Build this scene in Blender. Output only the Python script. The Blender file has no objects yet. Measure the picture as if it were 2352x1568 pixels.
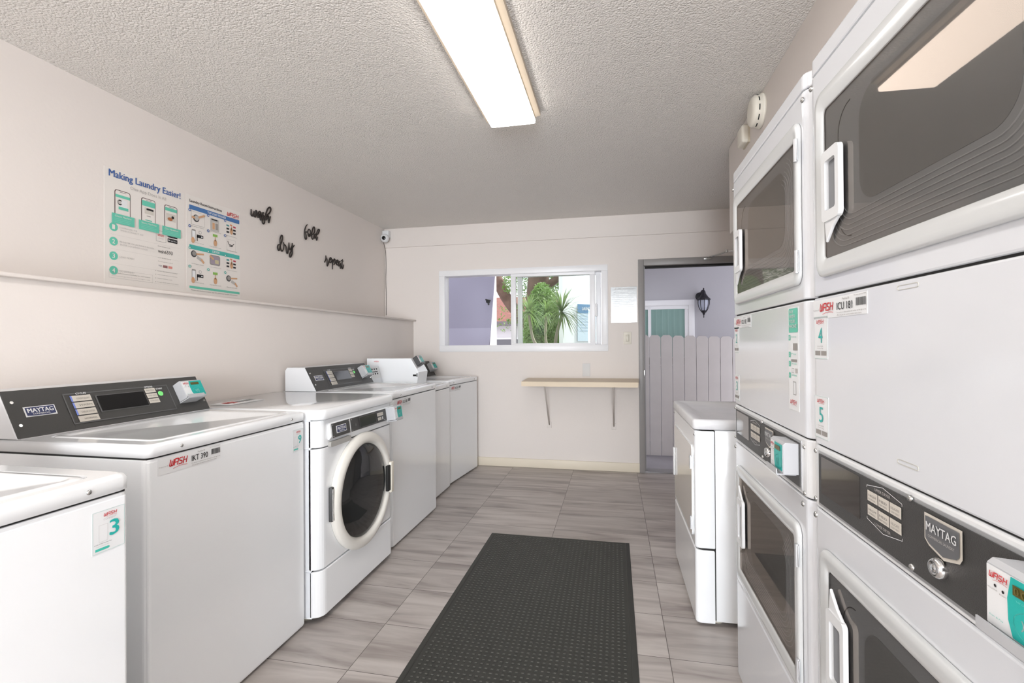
import bpy, bmesh, math, random
from mathutils import Matrix, Vector
random.seed(7)
PI = math.pi
C = bpy.context.scene.collection
S = bpy.context.scene

# ------------------------------------------------------------------ camera
H = 1.26
F, YAW, PITCH, ROLL = 1115.0, .2078, .0054, -.0069
cy, sy, cp, sp = math.cos(YAW), math.sin(YAW), math.cos(PITCH), math.sin(PITCH)
fwd = Vector((-sy*cp, cy*cp, sp)); rt = Vector((cy, sy, 0)); up = rt.cross(fwd)
r2 = rt*math.cos(ROLL) + up*math.sin(ROLL); u2 = -rt*math.sin(ROLL) + up*math.cos(ROLL)
cam = bpy.data.cameras.new('camera'); co = bpy.data.objects.new('camera', cam); C.objects.link(co)
co.matrix_world = Matrix(((r2.x, u2.x, -fwd.x, 0), (r2.y, u2.y, -fwd.y, 0), (r2.z, u2.z, -fwd.z, H), (0, 0, 0, 1)))
cam.sensor_width = 36; cam.lens = F*36/2352; cam.clip_start = .02
S.camera = co

# ------------------------------------------------------------------ world, sun, exposure
S.view_settings.view_transform = 'Standard'; S.view_settings.look = 'None'
S.view_settings.gamma = 1; S.view_settings.exposure = 0.29
w = bpy.data.worlds.new('world'); S.world = w; w.use_nodes = True
bgn = w.node_tree.nodes['Background']
bgn.inputs[0].default_value = (.90, .92, 1.0, 1); bgn.inputs[1].default_value = 1.8
sun = bpy.data.lights.new('sun', 'SUN'); sun.energy = 5.0; sun.angle = .01; sun.color = (1, .97, .93)
so = bpy.data.objects.new('sun', sun); C.objects.link(so)
so.rotation_euler = Vector((.85, .42, .95)).to_track_quat('Z', 'Y').to_euler()
# area lamp added as fill light, unseen behind the camera
dl = bpy.data.lights.new('rear_fill', 'AREA'); dl.shape = 'RECTANGLE'; dl.size = 2.0; dl.size_y = 2.0
dl.energy = 330; dl.color = (.88, .94, 1.0)
do = bpy.data.objects.new('rear_fill', dl); C.objects.link(do)
do.location = (.22, -4.9, 1.35); do.rotation_euler = (PI/2+.28, 0, 0)

# ------------------------------------------------------------------ materials
def lin(c):
    c = c/255
    return c/12.92 if c <= .04045 else ((c+.055)/1.055)**2.4
MATS = {}
def mat(name, rgb, rough=.5, metal=0, bump=0, bscale=200, var=0, vscale=3, emit=0, spec=.5, coat=0):
    if name in MATS: return MATS[name]
    m = bpy.data.materials.new(name); m.use_nodes = True; nt = m.node_tree; b = nt.nodes['Principled BSDF']
    col = (lin(rgb[0]), lin(rgb[1]), lin(rgb[2]), 1)
    b.inputs['Base Color'].default_value = col; b.inputs['Roughness'].default_value = rough
    b.inputs['Metallic'].default_value = metal; b.inputs['Specular IOR Level'].default_value = spec
    b.inputs['Coat Weight'].default_value = coat; b.inputs['Coat Roughness'].default_value = .08
    if emit:
        b.inputs['Emission Color'].default_value = col; b.inputs['Emission Strength'].default_value = emit
    if bump or var:
        tc = nt.nodes.new('ShaderNodeTexCoord')
    if bump:
        n = nt.nodes.new('ShaderNodeTexNoise'); n.inputs['Scale'].default_value = bscale; n.inputs['Detail'].default_value = 3
        bp = nt.nodes.new('ShaderNodeBump'); bp.inputs['Strength'].default_value = bump; bp.inputs['Distance'].default_value = .002
        nt.links.new(tc.outputs['Object'], n.inputs['Vector']); nt.links.new(n.outputs['Fac'], bp.inputs['Height'])
        nt.links.new(bp.outputs['Normal'], b.inputs['Normal'])
    if var:
        n = nt.nodes.new('ShaderNodeTexNoise'); n.inputs['Scale'].default_value = vscale; n.inputs['Detail'].default_value = 5
        r = nt.nodes.new('ShaderNodeValToRGB')
        r.color_ramp.elements[0].position = .3; r.color_ramp.elements[1].position = .7
        r.color_ramp.elements[0].color = tuple(v*(1-var) for v in col[:3])+(1,)
        r.color_ramp.elements[1].color = tuple(min(1, v*(1+var)) for v in col[:3])+(1,)
        nt.links.new(tc.outputs['Object'], n.inputs['Vector']); nt.links.new(n.outputs['Fac'], r.inputs['Fac'])
        nt.links.new(r.outputs['Color'], b.inputs['Base Color'])
    MATS[name] = m; return m

def glass_mat(name, tint, gl=.12, rough=.0, ior=1.5, gcol=(1, 1, 1)):
    m = bpy.data.materials.new(name); m.use_nodes = True; nt = m.node_tree; nt.nodes.clear()
    o = nt.nodes.new('ShaderNodeOutputMaterial'); t = nt.nodes.new('ShaderNodeBsdfTransparent'); g = nt.nodes.new('ShaderNodeBsdfGlossy')
    t.inputs[0].default_value = tuple(lin(v) for v in tint)+(1,); g.inputs['Roughness'].default_value = rough; g.inputs['Color'].default_value = gcol+(1,)
    f = nt.nodes.new('ShaderNodeFresnel'); f.inputs[0].default_value = ior
    a = nt.nodes.new('ShaderNodeMath'); a.operation = 'MULTIPLY_ADD'; a.inputs[1].default_value = 1.0; a.inputs[2].default_value = gl
    a.use_clamp = True
    mx = nt.nodes.new('ShaderNodeMixShader')
    # a thin sheet reflects on its front only (no total reflection inside it)
    ge = nt.nodes.new('ShaderNodeNewGeometry'); fb = nt.nodes.new('ShaderNodeMath'); fb.operation = 'SUBTRACT'; fb.inputs[0].default_value = 1
    ml = nt.nodes.new('ShaderNodeMath'); ml.operation = 'MULTIPLY'
    nt.links.new(ge.outputs['Backfacing'], fb.inputs[1]); nt.links.new(a.outputs[0], ml.inputs[0]); nt.links.new(fb.outputs[0], ml.inputs[1])
    nt.links.new(f.outputs[0], a.inputs[0]); nt.links.new(ml.outputs[0], mx.inputs[0])
    nt.links.new(t.outputs[0], mx.inputs[1]); nt.links.new(g.outputs[0], mx.inputs[2]); nt.links.new(mx.outputs[0], o.inputs[0])
    MATS[name] = m; return m

WALL = mat('wall_paint', (228, 220, 214), .75, bump=.25, bscale=60, var=.012, vscale=1.5)
TRIM = mat('cream_trim', (226, 215, 196), .5, bump=.15, bscale=30, var=.02, vscale=4)
WHITE = mat('white_enamel', (243, 245, 247), .14, var=.004, vscale=2, coat=.5)  # albedo raised to make up for weak light on the left row
DRYW = mat('dryer_white_dimmed', (219, 221, 225), .14, var=.006, vscale=2, coat=.5)  # same white darkened, since the stacks catch more light
WSIDE = mat('white_enamel_side', (234, 237, 241), .3, var=.01, vscale=2)
SHEET = mat('grey_white_enamel', (208, 210, 210), .22, var=.01, vscale=2, coat=.3)
PLAST = mat('white_plastic', (224, 225, 226), .35)
LGREY = mat('light_grey_plastic', (196, 197, 200), .4)
IVORY = mat('ivory_plastic', (226, 220, 207), .4)
CHAR = mat('charcoal_panel', (66, 65, 64), .42, bump=.5, bscale=900)
CHAR2 = mat('charcoal_plastic', (72, 72, 73), .4)
BLACK = mat('black_display', (18, 18, 20), .12)
DARKP = mat('dark_gap', (34, 33, 32), .8)
STEEL = mat('steel', (190, 190, 188), .25, metal=1)
CHROME = mat('chrome', (215, 215, 215), .12, metal=1)
ALU = mat('brushed_aluminium', (200, 201, 203), .35, metal=.7)
RED = mat('logo_red', (205, 48, 52), .5); TEAL = mat('teal_print', (70, 190, 172), .45); TEALD = mat('teal_print_dark', (38, 176, 168), .35)
POSTT = mat('poster_teal', (104, 196, 172), .5); BLUE = mat('print_blue', (58, 96, 160), .5); NAVY = mat('badge_navy', (44, 52, 96), .4)
INK = mat('print_black', (35, 34, 36), .6); GREYI = mat('print_grey', (150, 146, 142), .6); LGI = mat('print_pale_grey', (188, 184, 180), .6)
PAPER = mat('poster_paper', (230, 224, 218), .35); LABEL = mat('label_paper', (231, 232, 233), .35); BEIGE = mat('button_beige', (208, 202, 192), .5)
GREENB = mat('start_green', (118, 214, 120), .5, emit=.25); SKINC = mat('print_skin', (206, 160, 122), .6); GREENP = mat('print_green', (140, 186, 92), .6)
LIMEE = mat('display_digit', (226, 230, 30), .4, emit=1.2); DIGOFF = mat('display_olive', (92, 84, 38), .3)
DGLASS = glass_mat('dryer_glass', (226, 226, 226), .03, .02, gcol=(.66, .55, .47))
WGLASS = glass_mat('washer_glass', (190, 192, 192), .03, .02, gcol=(.62, .62, .62))
PANE = glass_mat('window_glass', (244, 248, 246), .0, ior=1.25)
PANEG = glass_mat('window_glass_green', (246, 248, 246), .0, ior=1.25)

def ceiling_mat():
    m = bpy.data.materials.new('popcorn_ceiling'); m.use_nodes = True; nt = m.node_tree; b = nt.nodes['Principled BSDF']
    b.inputs['Base Color'].default_value = (lin(236), lin(231), lin(225), 1); b.inputs['Roughness'].default_value = .6
    tc = nt.nodes.new('ShaderNodeTexCoord'); v = nt.nodes.new('ShaderNodeTexVoronoi'); v.inputs['Scale'].default_value = 115
    n = nt.nodes.new('ShaderNodeTexNoise'); n.inputs['Scale'].default_value = 150; n.inputs['Detail'].default_value = 4; n.inputs['Roughness'].default_value = .6
    mx = nt.nodes.new('ShaderNodeMath'); mx.operation = 'SUBTRACT'
    bp = nt.nodes.new('ShaderNodeBump'); bp.inputs['Strength'].default_value = .75; bp.inputs['Distance'].default_value = .008
    nt.links.new(tc.outputs['Object'], v.inputs['Vector']); nt.links.new(tc.outputs['Object'], n.inputs['Vector'])
    nt.links.new(n.outputs['Fac'], mx.inputs[0]); nt.links.new(v.outputs['Distance'], mx.inputs[1])
    nt.links.new(mx.outputs[0], bp.inputs['Height']); nt.links.new(bp.outputs['Normal'], b.inputs['Normal'])
    return m
CEIL = ceiling_mat()

def tile_mat():
    m = bpy.data.materials.new('grey_wood_look_tile'); m.use_nodes = True; nt = m.node_tree; b = nt.nodes['Principled BSDF']
    N = nt.nodes.new; L = nt.links.new
    tc = N('ShaderNodeTexCoord'); sep = N('ShaderNodeSeparateXYZ'); L(tc.outputs['Object'], sep.inputs[0])
    def mth(op, a, bb=None, c=None, clamp=False):
        k = N('ShaderNodeMath'); k.operation = op; k.use_clamp = clamp
        for i, q in enumerate((a, bb, c)):
            if q is None: continue
            if isinstance(q, (int, float)): k.inputs[i].default_value = q
            else: L(q, k.inputs[i])
        return k.outputs[0]
    TX, TY, X0, Y0 = .6145, .3160, -1.0225, 2.033
    u = mth('DIVIDE', mth('SUBTRACT', sep.outputs[0], X0), TX); v = mth('DIVIDE', mth('SUBTRACT', sep.outputs[1], Y0), TY)
    fu, fv = mth('FLOOR', u), mth('FLOOR', v)
    ru, rv = mth('FRACT', u), mth('FRACT', v)
    gx = mth('MULTIPLY', mth('MINIMUM', ru, mth('SUBTRACT', 1, ru)), TX); gy = mth('MULTIPLY', mth('MINIMUM', rv, mth('SUBTRACT', 1, rv)), TY)
    g = mth('LESS_THAN', mth('MINIMUM', gx, gy), .0014)
    cmb = N('ShaderNodeCombineXYZ'); L(fu, cmb.inputs[0]); L(fv, cmb.inputs[1])
    wn = N('ShaderNodeTexWhiteNoise'); L(cmb.outputs[0], wn.inputs[0])
    # streaks stretched along X, different for each tile
    off = N('ShaderNodeVectorMath'); off.operation = 'SCALE'; L(wn.outputs['Color'], off.inputs[0]); off.inputs['Scale'].default_value = 37
    add = N('ShaderNodeVectorMath'); add.operation = 'ADD'; L(tc.outputs['Object'], add.inputs[0]); L(off.outputs[0], add.inputs[1])
    mp = N('ShaderNodeMapping'); mp.inputs['Scale'].default_value = (1.0, 7.5, 1); mp.inputs['Rotation'].default_value = (0, 0, .05); L(add.outputs[0], mp.inputs[0])
    n1 = N('ShaderNodeTexNoise'); n1.inputs['Scale'].default_value = 1.6; n1.inputs['Detail'].default_value = 4.5; n1.inputs['Roughness'].default_value = .55; n1.inputs['Distortion'].default_value = .6
    L(mp.outputs[0], n1.inputs['Vector'])
    rp = N('ShaderNodeValToRGB'); e = rp.color_ramp.elements
    e[0].position = .30; e[0].color = (lin(140), lin(131), lin(127), 1); e[1].position = .64; e[1].color = (lin(192), lin(185), lin(180), 1)
    k = e.new(.45); k.color = (lin(171), lin(163), lin(158), 1)
    L(n1.outputs['Fac'], rp.inputs[0])
    hs = N('ShaderNodeHueSaturation'); L(rp.outputs[0], hs.inputs['Color']); L(mth('MULTIPLY_ADD', wn.outputs['Value'], .14, .93), hs.inputs['Value'])
    mix = N('ShaderNodeMix'); mix.data_type = 'RGBA'; L(g, mix.inputs[0]); L(hs.outputs[0], mix.inputs[6]); mix.inputs[7].default_value = (lin(92), lin(84), lin(80), 1)
    L(mix.outputs[2], b.inputs['Base Color']); b.inputs['Roughness'].default_value = .38; b.inputs['Specular IOR Level'].default_value = .4
    bp = N('ShaderNodeBump'); bp.inputs['Strength'].default_value = .5; bp.inputs['Distance'].default_value = .002; L(mth('SUBTRACT', 1, g), bp.inputs['Height']); L(bp.outputs[0], b.inputs['Normal'])
    return m
TILE = tile_mat()

# ------------------------------------------------------------------ mesh helpers
class MB:
    """collects shapes into one mesh; every shape gets a material slot"""
    def __init__(s): s.bm = bmesh.new(); s.mats = []
    def mi(s, m):
        if m not in s.mats: s.mats.append(m)
        return s.mats.index(m)
    def _tag(s, faces, m, smooth=False):
        i = s.mi(m)
        for f in faces: f.material_index = i; f.smooth = smooth
    def box(s, x0, y0, z0, x1, y1, z1, m, r=0, seg=2, smooth=None):
        b2 = bmesh.new()
        vs = [b2.verts.new((x, y, z)) for x in (x0, x1) for y in (y0, y1) for z in (z0, z1)]
        for q in ((0, 1, 3, 2), (4, 6, 7, 5), (0, 4, 5, 1), (2, 3, 7, 6), (0, 2, 6, 4), (1, 5, 7, 3)): b2.faces.new([vs[i] for i in q])
        bmesh.ops.recalc_face_normals(b2, faces=b2.faces)
        if r: bmesh.ops.bevel(b2, geom=list(b2.edges), offset=r, segments=seg, affect='EDGES', profile=.5)
        s.merge(b2, m, bool(r) if smooth is None else smooth); return s
    def merge(s, b2, m, smooth=False, mtx=None):
        if mtx is not None: b2.transform(mtx)
        mp = {}
        i = s.mi(m)
        for v in b2.verts: mp[v] = s.bm.verts.new(v.co)
        for f in b2.faces:
            try: g = s.bm.faces.new([mp[v] for v in f.verts])
            except ValueError: continue
            g.material_index = i; g.smooth = smooth
        b2.free()
    def prism(s, pts, a, b, m, axis='z', smooth=False, bev=0):
        """pts: outline, extruded from a to b along axis. z: (x,y) x: (y,z) y: (x,z)"""
        def P(p, t): return {'z': (p[0], p[1], t), 'x': (t, p[0], p[1]), 'y': (p[0], t, p[1])}[axis]
        b2 = bmesh.new()
        A = [b2.verts.new(P(p, a)) for p in pts]; B = [b2.verts.new(P(p, b)) for p in pts]; n = len(pts)
        fa = b2.faces.new(A); fb = b2.faces.new(B)
        for i in range(n): b2.faces.new((A[i], A[(i+1) % n], B[(i+1) % n], B[i]))
        bmesh.ops.recalc_face_normals(b2, faces=b2.faces)
        if bev:
            ed = [e for e in b2.edges if (e.verts[0] in A) == (e.verts[1] in A)]
            bmesh.ops.bevel(b2, geom=ed, offset=bev, segments=2, affect='EDGES', profile=.5)
        s.merge(b2, m, smooth); return s
    def ring(s, outer, inner, a, b, m, axis='y', smooth=False):
        """frame between two outlines with the same number of points"""
        def P(p, t): return {'z': (p[0], p[1], t), 'x': (t, p[0], p[1]), 'y': (p[0], t, p[1])}[axis]
        b2 = bmesh.new(); n = len(outer)
        O = [b2.verts.new(P(p, a)) for p in outer]; I = [b2.verts.new(P(p, a)) for p in inner]
        O2 = [b2.verts.new(P(p, b)) for p in outer]; I2 = [b2.verts.new(P(p, b)) for p in inner]
        for i in range(n):
            j = (i+1) % n
            b2.faces.new((O[i], O[j], I[j], I[i])); b2.faces.new((O2[i], O2[j], I2[j], I2[i]))
            b2.faces.new((O[i], O[j], O2[j], O2[i])); b2.faces.new((I[i], I[j], I2[j], I2[i]))
        bmesh.ops.recalc_face_normals(b2, faces=b2.faces); s.merge(b2, m, smooth); return s
    def loft(s, loops, m, smooth=True, caps=(False, False), closed=True):
        b2 = bmesh.new(); L = [[b2.verts.new(p) for p in lp] for lp in loops]; n = len(L[0])
        for a, b in zip(L, L[1:]):
            for i in range(n if closed else n-1): b2.faces.new((a[i], a[(i+1) % n], b[(i+1) % n], b[i]))
        if caps[0]: b2.faces.new(L[0])
        if caps[1]: b2.faces.new(L[-1])
        bmesh.ops.recalc_face_normals(b2, faces=b2.faces); s.merge(b2, m, smooth); return s
    def cyl(s, p0, p1, r0, m, r1=None, n=20, smooth=True):
        r1 = r0 if r1 is None else r1; p0 = Vector(p0); p1 = Vector(p1); d = (p1-p0).normalized()
        a = d.orthogonal().normalized(); b = d.cross(a)
        L = [[p+(a*math.cos(2*PI*i/n)+b*math.sin(2*PI*i/n))*r for i in range(n)] for p, r in ((p0, r0), (p1, r1))]
        b2 = bmesh.new(); V = [[b2.verts.new(q) for q in l] for l in L]
        for i in range(n): b2.faces.new((V[0][i], V[0][(i+1) % n], V[1][(i+1) % n], V[1][i]))
        b2.faces.new(V[0]); b2.faces.new(V[1]); bmesh.ops.recalc_face_normals(b2, faces=b2.faces)
        s.merge(b2, m, False)
        if smooth:
            for f in s.bm.faces[-(n+2):] if False else []: pass
        return s
    def lathe(s, prof, m, o=(0, 0, 0), ax='y', n=40, smooth=True, a0=0, a1=2*PI):
        """prof: (radius, height along ax)"""
        o = Vector(o); loops = []
        full = abs(a1-a0-2*PI) < 1e-6
        k = n if full else n+1
        for r, h in prof:
            lp = []
            for i in range(k):
                t = a0+(a1-a0)*i/n; c, q = math.cos(t)*r, math.sin(t)*r
                lp.append(o+Vector({'y': (c, h, q), 'z': (c, q, h), 'x': (h, c, q)}[ax]))
            loops.append(lp)
        s.loft(loops, m, smooth, closed=full); return s
    def tube(s, pts, r, m, n=8, smooth=True, flat=None):
        pts = [Vector(p) for p in pts]; loops = []
        d0 = (pts[1]-pts[0]).normalized(); a = d0.orthogonal().normalized()
        for i, p in enumerate(pts):
            d = (pts[min(i+1, len(pts)-1)]-pts[max(i-1, 0)]).normalized()
            a = (a-d*a.dot(d)).normalized(); b = d.cross(a); rr = r[i] if isinstance(r, (list, tuple)) else r
            loops.append([p+(a*math.cos(2*PI*k/n)+b*math.sin(2*PI*k/n))*rr for k in range(n)])
        s.loft(loops, m, smooth, caps=(True, True)); return s
    def sphere(s, c, r, m, seg=16, sc=(1, 1, 1)):
        b2 = bmesh.new(); bmesh.ops.create_uvsphere(b2, u_segments=seg, v_segments=max(6, seg//2), radius=r)
        s.merge(b2, m, True, Matrix.Translation(Vector(c)) @ Matrix.Diagonal(Vector(sc).to_4d())); return s
    def quad(s, pts, m):
        f = s.bm.faces.new([s.bm.verts.new(p) for p in pts]); f.material_index = s.mi(m); return s
    def build(s, name, parent=None, label=None, cat=None, group=None, kind=None, loc=None, rotz=None, mtx=None):
        me = bpy.data.meshes.new(name); s.bm.to_mesh(me); s.bm.free()
        for m in s.mats: me.materials.append(m)
        o = bpy.data.objects.new(name, me); C.objects.link(o)
        if parent: o.parent = parent
        if loc: o.location = loc
        if rotz is not None: o.rotation_euler.z = rotz
        if mtx is not None: o.matrix_local = mtx
        tag(o, label, cat, group, kind); return o
def tag(o, label=None, cat=None, group=None, kind=None):
    for k, v in (('label', label), ('category', cat), ('group', group), ('kind', kind)):
        if v: o[k] = v
    return o
def thing(name, label, cat, loc=(0, 0, 0), rotz=0, group=None):
    o = bpy.data.objects.new(name, None); C.objects.link(o); o.location = loc; o.rotation_euler = (0, 0, rotz)
    o.empty_display_size = .1
    return tag(o, label, cat, group)
def rrect(x0, z0, x1, z1, r, n=5):
    P = []
    for cx, cz, a in ((x1-r, z1-r, 0), (x0+r, z1-r, PI/2), (x0+r, z0+r, PI), (x1-r, z0+r, 1.5*PI)):
        for i in range(n+1):
            t = a+PI/2*i/n; P.append((cx+r*math.cos(t), cz+r*math.sin(t)))
    return P
def front_round(x0, x1, yf, yb, r, n=5):
    """cabinet footprint: front (yf) corners rounded"""
    P = [(x1, yb), (x0, yb)]
    for i in range(n+1):
        t = PI+PI/2*i/n; P.append((x0+r+r*math.cos(t), yf+r+r*math.sin(t)))
    for i in range(n+1):
        t = 1.5*PI+PI/2*i/n; P.append((x1-r+r*math.cos(t), yf+r+r*math.sin(t)))
    return P

# ------------------------------------------------------------------ flat prints (stickers, posters, badges)
TC = {}
def text2d(body, bold=0):
    k = (body, bold)
    if k not in TC:
        c = bpy.data.curves.new('t', 'FONT'); c.body = body; c.size = 1; c.resolution_u = 2
        o = bpy.data.objects.new('t', c); C.objects.link(o)
        dg = bpy.context.evaluated_depsgraph_get(); me = o.evaluated_get(dg).to_mesh()
        vs = [(v.co.x, v.co.y) for v in me.vertices]; fs = [tuple(p.vertices) for p in me.polygons]
        o.evaluated_get(dg).to_mesh_clear(); bpy.data.objects.remove(o); bpy.data.curves.remove(c)
        if not vs: vs = [(0, 0)]
        TC[k] = (vs, fs, min(v[0] for v in vs), max(v[0] for v in vs), min(v[1] for v in vs), max(v[1] for v in vs))
    return TC[k]
class Decal:
    """2D print laid on a surface: o = lower left corner, U right, V up, N out of the surface"""
    def __init__(s, o, U=(1, 0, 0), V=(0, 0, 1), N=(0, -1, 0), lift=.0006):
        s.o = Vector(o); s.U = Vector(U); s.V = Vector(V); s.N = Vector(N); s.mb = MB(); s.l = lift
    def P(s, u, v, k): return s.o+s.U*u+s.V*v+s.N*(s.l*(k+1))
    def poly(s, pts, m, k=1):
        s.mb.quad([s.P(u, v, k) for u, v in pts], m); return s
    def rect(s, u0, v0, u1, v1, m, k=1, r=0):
        return s.poly(rrect(u0, v0, u1, v1, r, 3) if r else [(u0, v0), (u1, v0), (u1, v1), (u0, v1)], m, k)
    def base(s, u0, v0, u1, v1, m, th=.0006):
        """a sheet with real thickness, its face at layer 0"""
        A = [s.o+s.U*u+s.V*v for u, v in ((u0, v0), (u1, v0), (u1, v1), (u0, v1))]; B = [p+s.N*s.l for p in A]
        for q in (B, A[::-1]): s.mb.quad(q, m)
        for i in range(4): s.mb.quad([A[i], A[(i+1) % 4], B[(i+1) % 4], B[i]], m)
        return s
    def frame(s, u0, v0, u1, v1, w, m, k=1):
        for a in ((u0, v0, u1, v0+w), (u0, v1-w, u1, v1), (u0, v0, u0+w, v1), (u1-w, v0, u1, v1)): s.rect(*a, m, k)
        return s
    def disc(s, u, v, r, m, k=1, n=20, sv=1): return s.poly([(u+r*math.cos(2*PI*i/n), v+sv*r*math.sin(2*PI*i/n)) for i in range(n)], m, k)
    def line(s, pts, w, m, k=1):
        for a, b in zip(pts, pts[1:]):
            d = Vector((b[0]-a[0], b[1]-a[1])); L = d.length or 1; nx, ny = -d.y/L*w/2, d.x/L*w/2
            s.poly([(a[0]-nx, a[1]-ny), (b[0]-nx, b[1]-ny), (b[0]+nx, b[1]+ny), (a[0]+nx, a[1]+ny)], m, k)
        return s
    def text(s, body, u, v, w, h, m, k=2, bold=0, shear=0):
        """fits the text into the box (u, v, w, h)"""
        vs, fs, x0, x1, y0, y1 = text2d(body); sx = w/max(1e-6, x1-x0); sz = h/max(1e-6, y1-y0)
        V = [s.mb.bm.verts.new(s.P(u+(x-x0)*sx+shear*(y-y0)*sz, v+(y-y0)*sz, k)) for x, y in vs]; i = s.mb.mi(m)
        for f in fs:
            try: q = s.mb.bm.faces.new([V[a] for a in f]); q.material_index = i
            except ValueError: pass
        if bold: s.text(body, u-bold*h, v-bold*h*.4, w, h, m, k+.2, 0, shear); s.text(body, u+bold*h, v+bold*h*.4, w, h, m, k+.4, 0, shear)
        return s
    def wash(s, u, v, w, h, m=None, k=2):
        """the squared italic WASH logo with its swoosh"""
        m = m or RED; t = h*.17; sh = .22*h; cw = w/4.3
        def st(i, pts, tt=t): s.line([(u+cw*1.08*i+a*cw*.82+sh*b, v+b*h) for a, b in pts], tt, m, k)
        st(0, [(0, 1), (0, .06), (1, .06), (1, 1)]); st(0, [(.5, .06), (.5, .8)])
        st(1.0, [(.0, 0), (0, .95), (1, .95), (1, 0)]); st(1.0, [(0, .45), (1, .45)], t*.8)
        st(2.0, [(1, .94), (.1, .94), (.1, .55), (.9, .45), (.9, .06), (0, .06)])
        st(3.0, [(.05, 0), (.05, 1)]); st(3.0, [(.95, 0), (.95, 1)]); st(3.0, [(0, .5), (1, .5)], t*.9)
        s.line([(u+w*.2, v-h*.42), (u+w*.45, v-h*.24), (u+w*.75, v-h*.2), (u+w, v-h*.3)], h*.06, m, k); return s
    def barcode(s, u, v, w, h, k=2):
        rr = random.Random(3); x = u
        while x < u+w:
            q = w*rr.choice((.015, .025, .04)); s.rect(x, v, min(x+q, u+w), v+h, INK, k); x += q+w*rr.choice((.015, .03))
        return s
    def build(s, name, parent=None, **kw): return s.mb.build(name, parent, **kw)

# ------------------------------------------------------------------ room shell
YB = 4.90; ZC = 2.521; XL = -2.445; XLL = -2.117; XB = .738; YR = -5.0; XR = 1.32
def struct(mb, name, label=None): return mb.build(name, label=label, kind='structure')
struct(MB().box(-2.75, YR-.15, -.1, XR+.15, YB+.14, 0, TILE), 'floor')
struct(MB().box(-2.75, YR-.15, ZC, XR+.15, YB+.14, ZC+.1, CEIL), 'ceiling')
struct(MB().box(-2.6, YR-.15, 0, XL, YB+.14, ZC, WALL), 'wall_left')
struct(MB().box(XL, YR, 0, XLL, YB, 1.520, WALL), 'wall_left_lower', 'lower left wall built out into the room below the ledge')
struct(MB().box(XLL-.01, YR, 1.511, XLL+.032, YB, 1.526, WALL, r=.003), 'trim_1', 'painted ledge edge along the lower left wall')
# back wall with window and door openings
WX0, WX1, WZ0, WZ1 = -1.82, -.06, 1.183, 2.043
DX0, DX1, DZ = .245, 1.20, 2.07
b = MB()
for x0, x1, z0, z1 in ((XL, WX0, 0, ZC), (WX0, WX1, 0, WZ0), (WX0, WX1, WZ1, ZC), (WX1, DX0, 0, ZC), (DX0, DX1, DZ, ZC), (DX1, XR+.15, 0, ZC)):
    b.box(x0, YB, z0, x1, YB+.14, z1, WALL)
struct(b, 'wall_back')
struct(MB().box(XL, YB-.016, 2.315, XR, YB, ZC, WALL, r=.002), 'trim_2', 'flat header board across the top of the back wall')
struct(MB().box(XLL, YB-.014, 0, .236, YB, .088, TRIM, r=.003), 'baseboard_back')
struct(MB().box(XR, YR-.15, 0, XR+.15, YB, ZC, WALL), 'wall_right')
struct(MB().box(XB, YR, 1.965, XR, 3.37, ZC, WALL, r=.002), 'wall_right_upper', 'wall section boxed out above the dryers')
# rear wall behind the camera with a big opening added for fill light
b = MB()
for x0, x1, z0, z1 in ((XLL, -.85, 0, ZC), (-.85, 1.28, 0, .3), (-.85, 1.28, 2.4, ZC), (1.28, XR, 0, ZC)):
    b.box(x0, YR-.15, z0, x1, YR, z1, WALL)
struct(b, 'wall_rear')

# ------------------------------------------------------------------ window
VINYL = mat('white_vinyl', (240, 239, 240), .35)
def framebox(b, x0, z0, x1, z1, w, y0, y1, m, wb=None, wt=None):
    wb = wb or w; wt = wt or w
    b.box(x0, y0, z0, x1, y1, z0+wb, m, r=.002); b.box(x0, y0, z1-wt, x1, y1, z1, m, r=.002)
    b.box(x0, y0, z0+wb, x0+w, y1, z1-wt, m, r=.002); b.box(x1-w, y0, z0+wb, x1, y1, z1-wt, m, r=.002)
win = tag(thing('window_1', 'white vinyl sliding window over the folding shelf in the back wall', None), kind='structure')
b = MB(); framebox(b, WX0, WZ0, WX1, WZ1, .062, YB-.012, YB+.13, VINYL, .068, .060); b.build('window_frame', win)
b = MB(); framebox(b, -1.045, 1.215, -.185, 1.992, .052, YB+.012, YB+.045, VINYL, .052, .038)
sash = b.build('sliding_sash', win)
MB().box(-.995, YB+.026, 1.265, -.235, YB+.030, 1.956, PANEG).build('pane', sash)
MB().box(-.187, YB+.0, 1.53, -.165, YB+.03, 1.66, VINYL, r=.008).build('handle', sash)
b = MB(); framebox(b, -.985, 1.23, -.13, 1.985, .048, YB+.07, YB+.10, VINYL, .03, .03)
s2 = b.build('outer_sash', win); MB().box(-.94, YB+.083, 1.258, -.175, YB+.087, 1.957, PANE).build('pane', s2)

# ------------------------------------------------------------------ door frame, leaf folded back behind the dryers, closer arm
DF = mat('grey_door_paint', (146, 142, 140), .4, bump=.2, bscale=40)
door = tag(thing('door_1', 'grey painted steel door frame standing open to the outside', None), kind='structure')
b = MB()
b.box(.232, YB-.022, 0, .285, YB+.10, DZ+.006, DF, r=.003); b.box(.285, YB-.022, DZ-.056, 1.17, YB+.10, DZ+.006, DF, r=.003); b.box(1.17, YB-.022, 0, 1.225, YB+.10, DZ+.006, DF, r=.003)
b.box(.285, YB+.03, 0, .298, YB+.10, DZ-.056, DF); b.box(.298, YB+.03, DZ-.072, 1.157, YB+.10, DZ-.056, DARKP)
b.build('door_frame', door)
MB().box(.285, YB+.0, .0, 1.17, YB+.14, .012, mat('threshold', (150, 148, 150), .4, metal=.4)).build('threshold', door)
MB().box(.279, YB-.024, .93, .289, YB+.0, 1.0, STEEL, r=.001).build('strike_plate', door)
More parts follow.
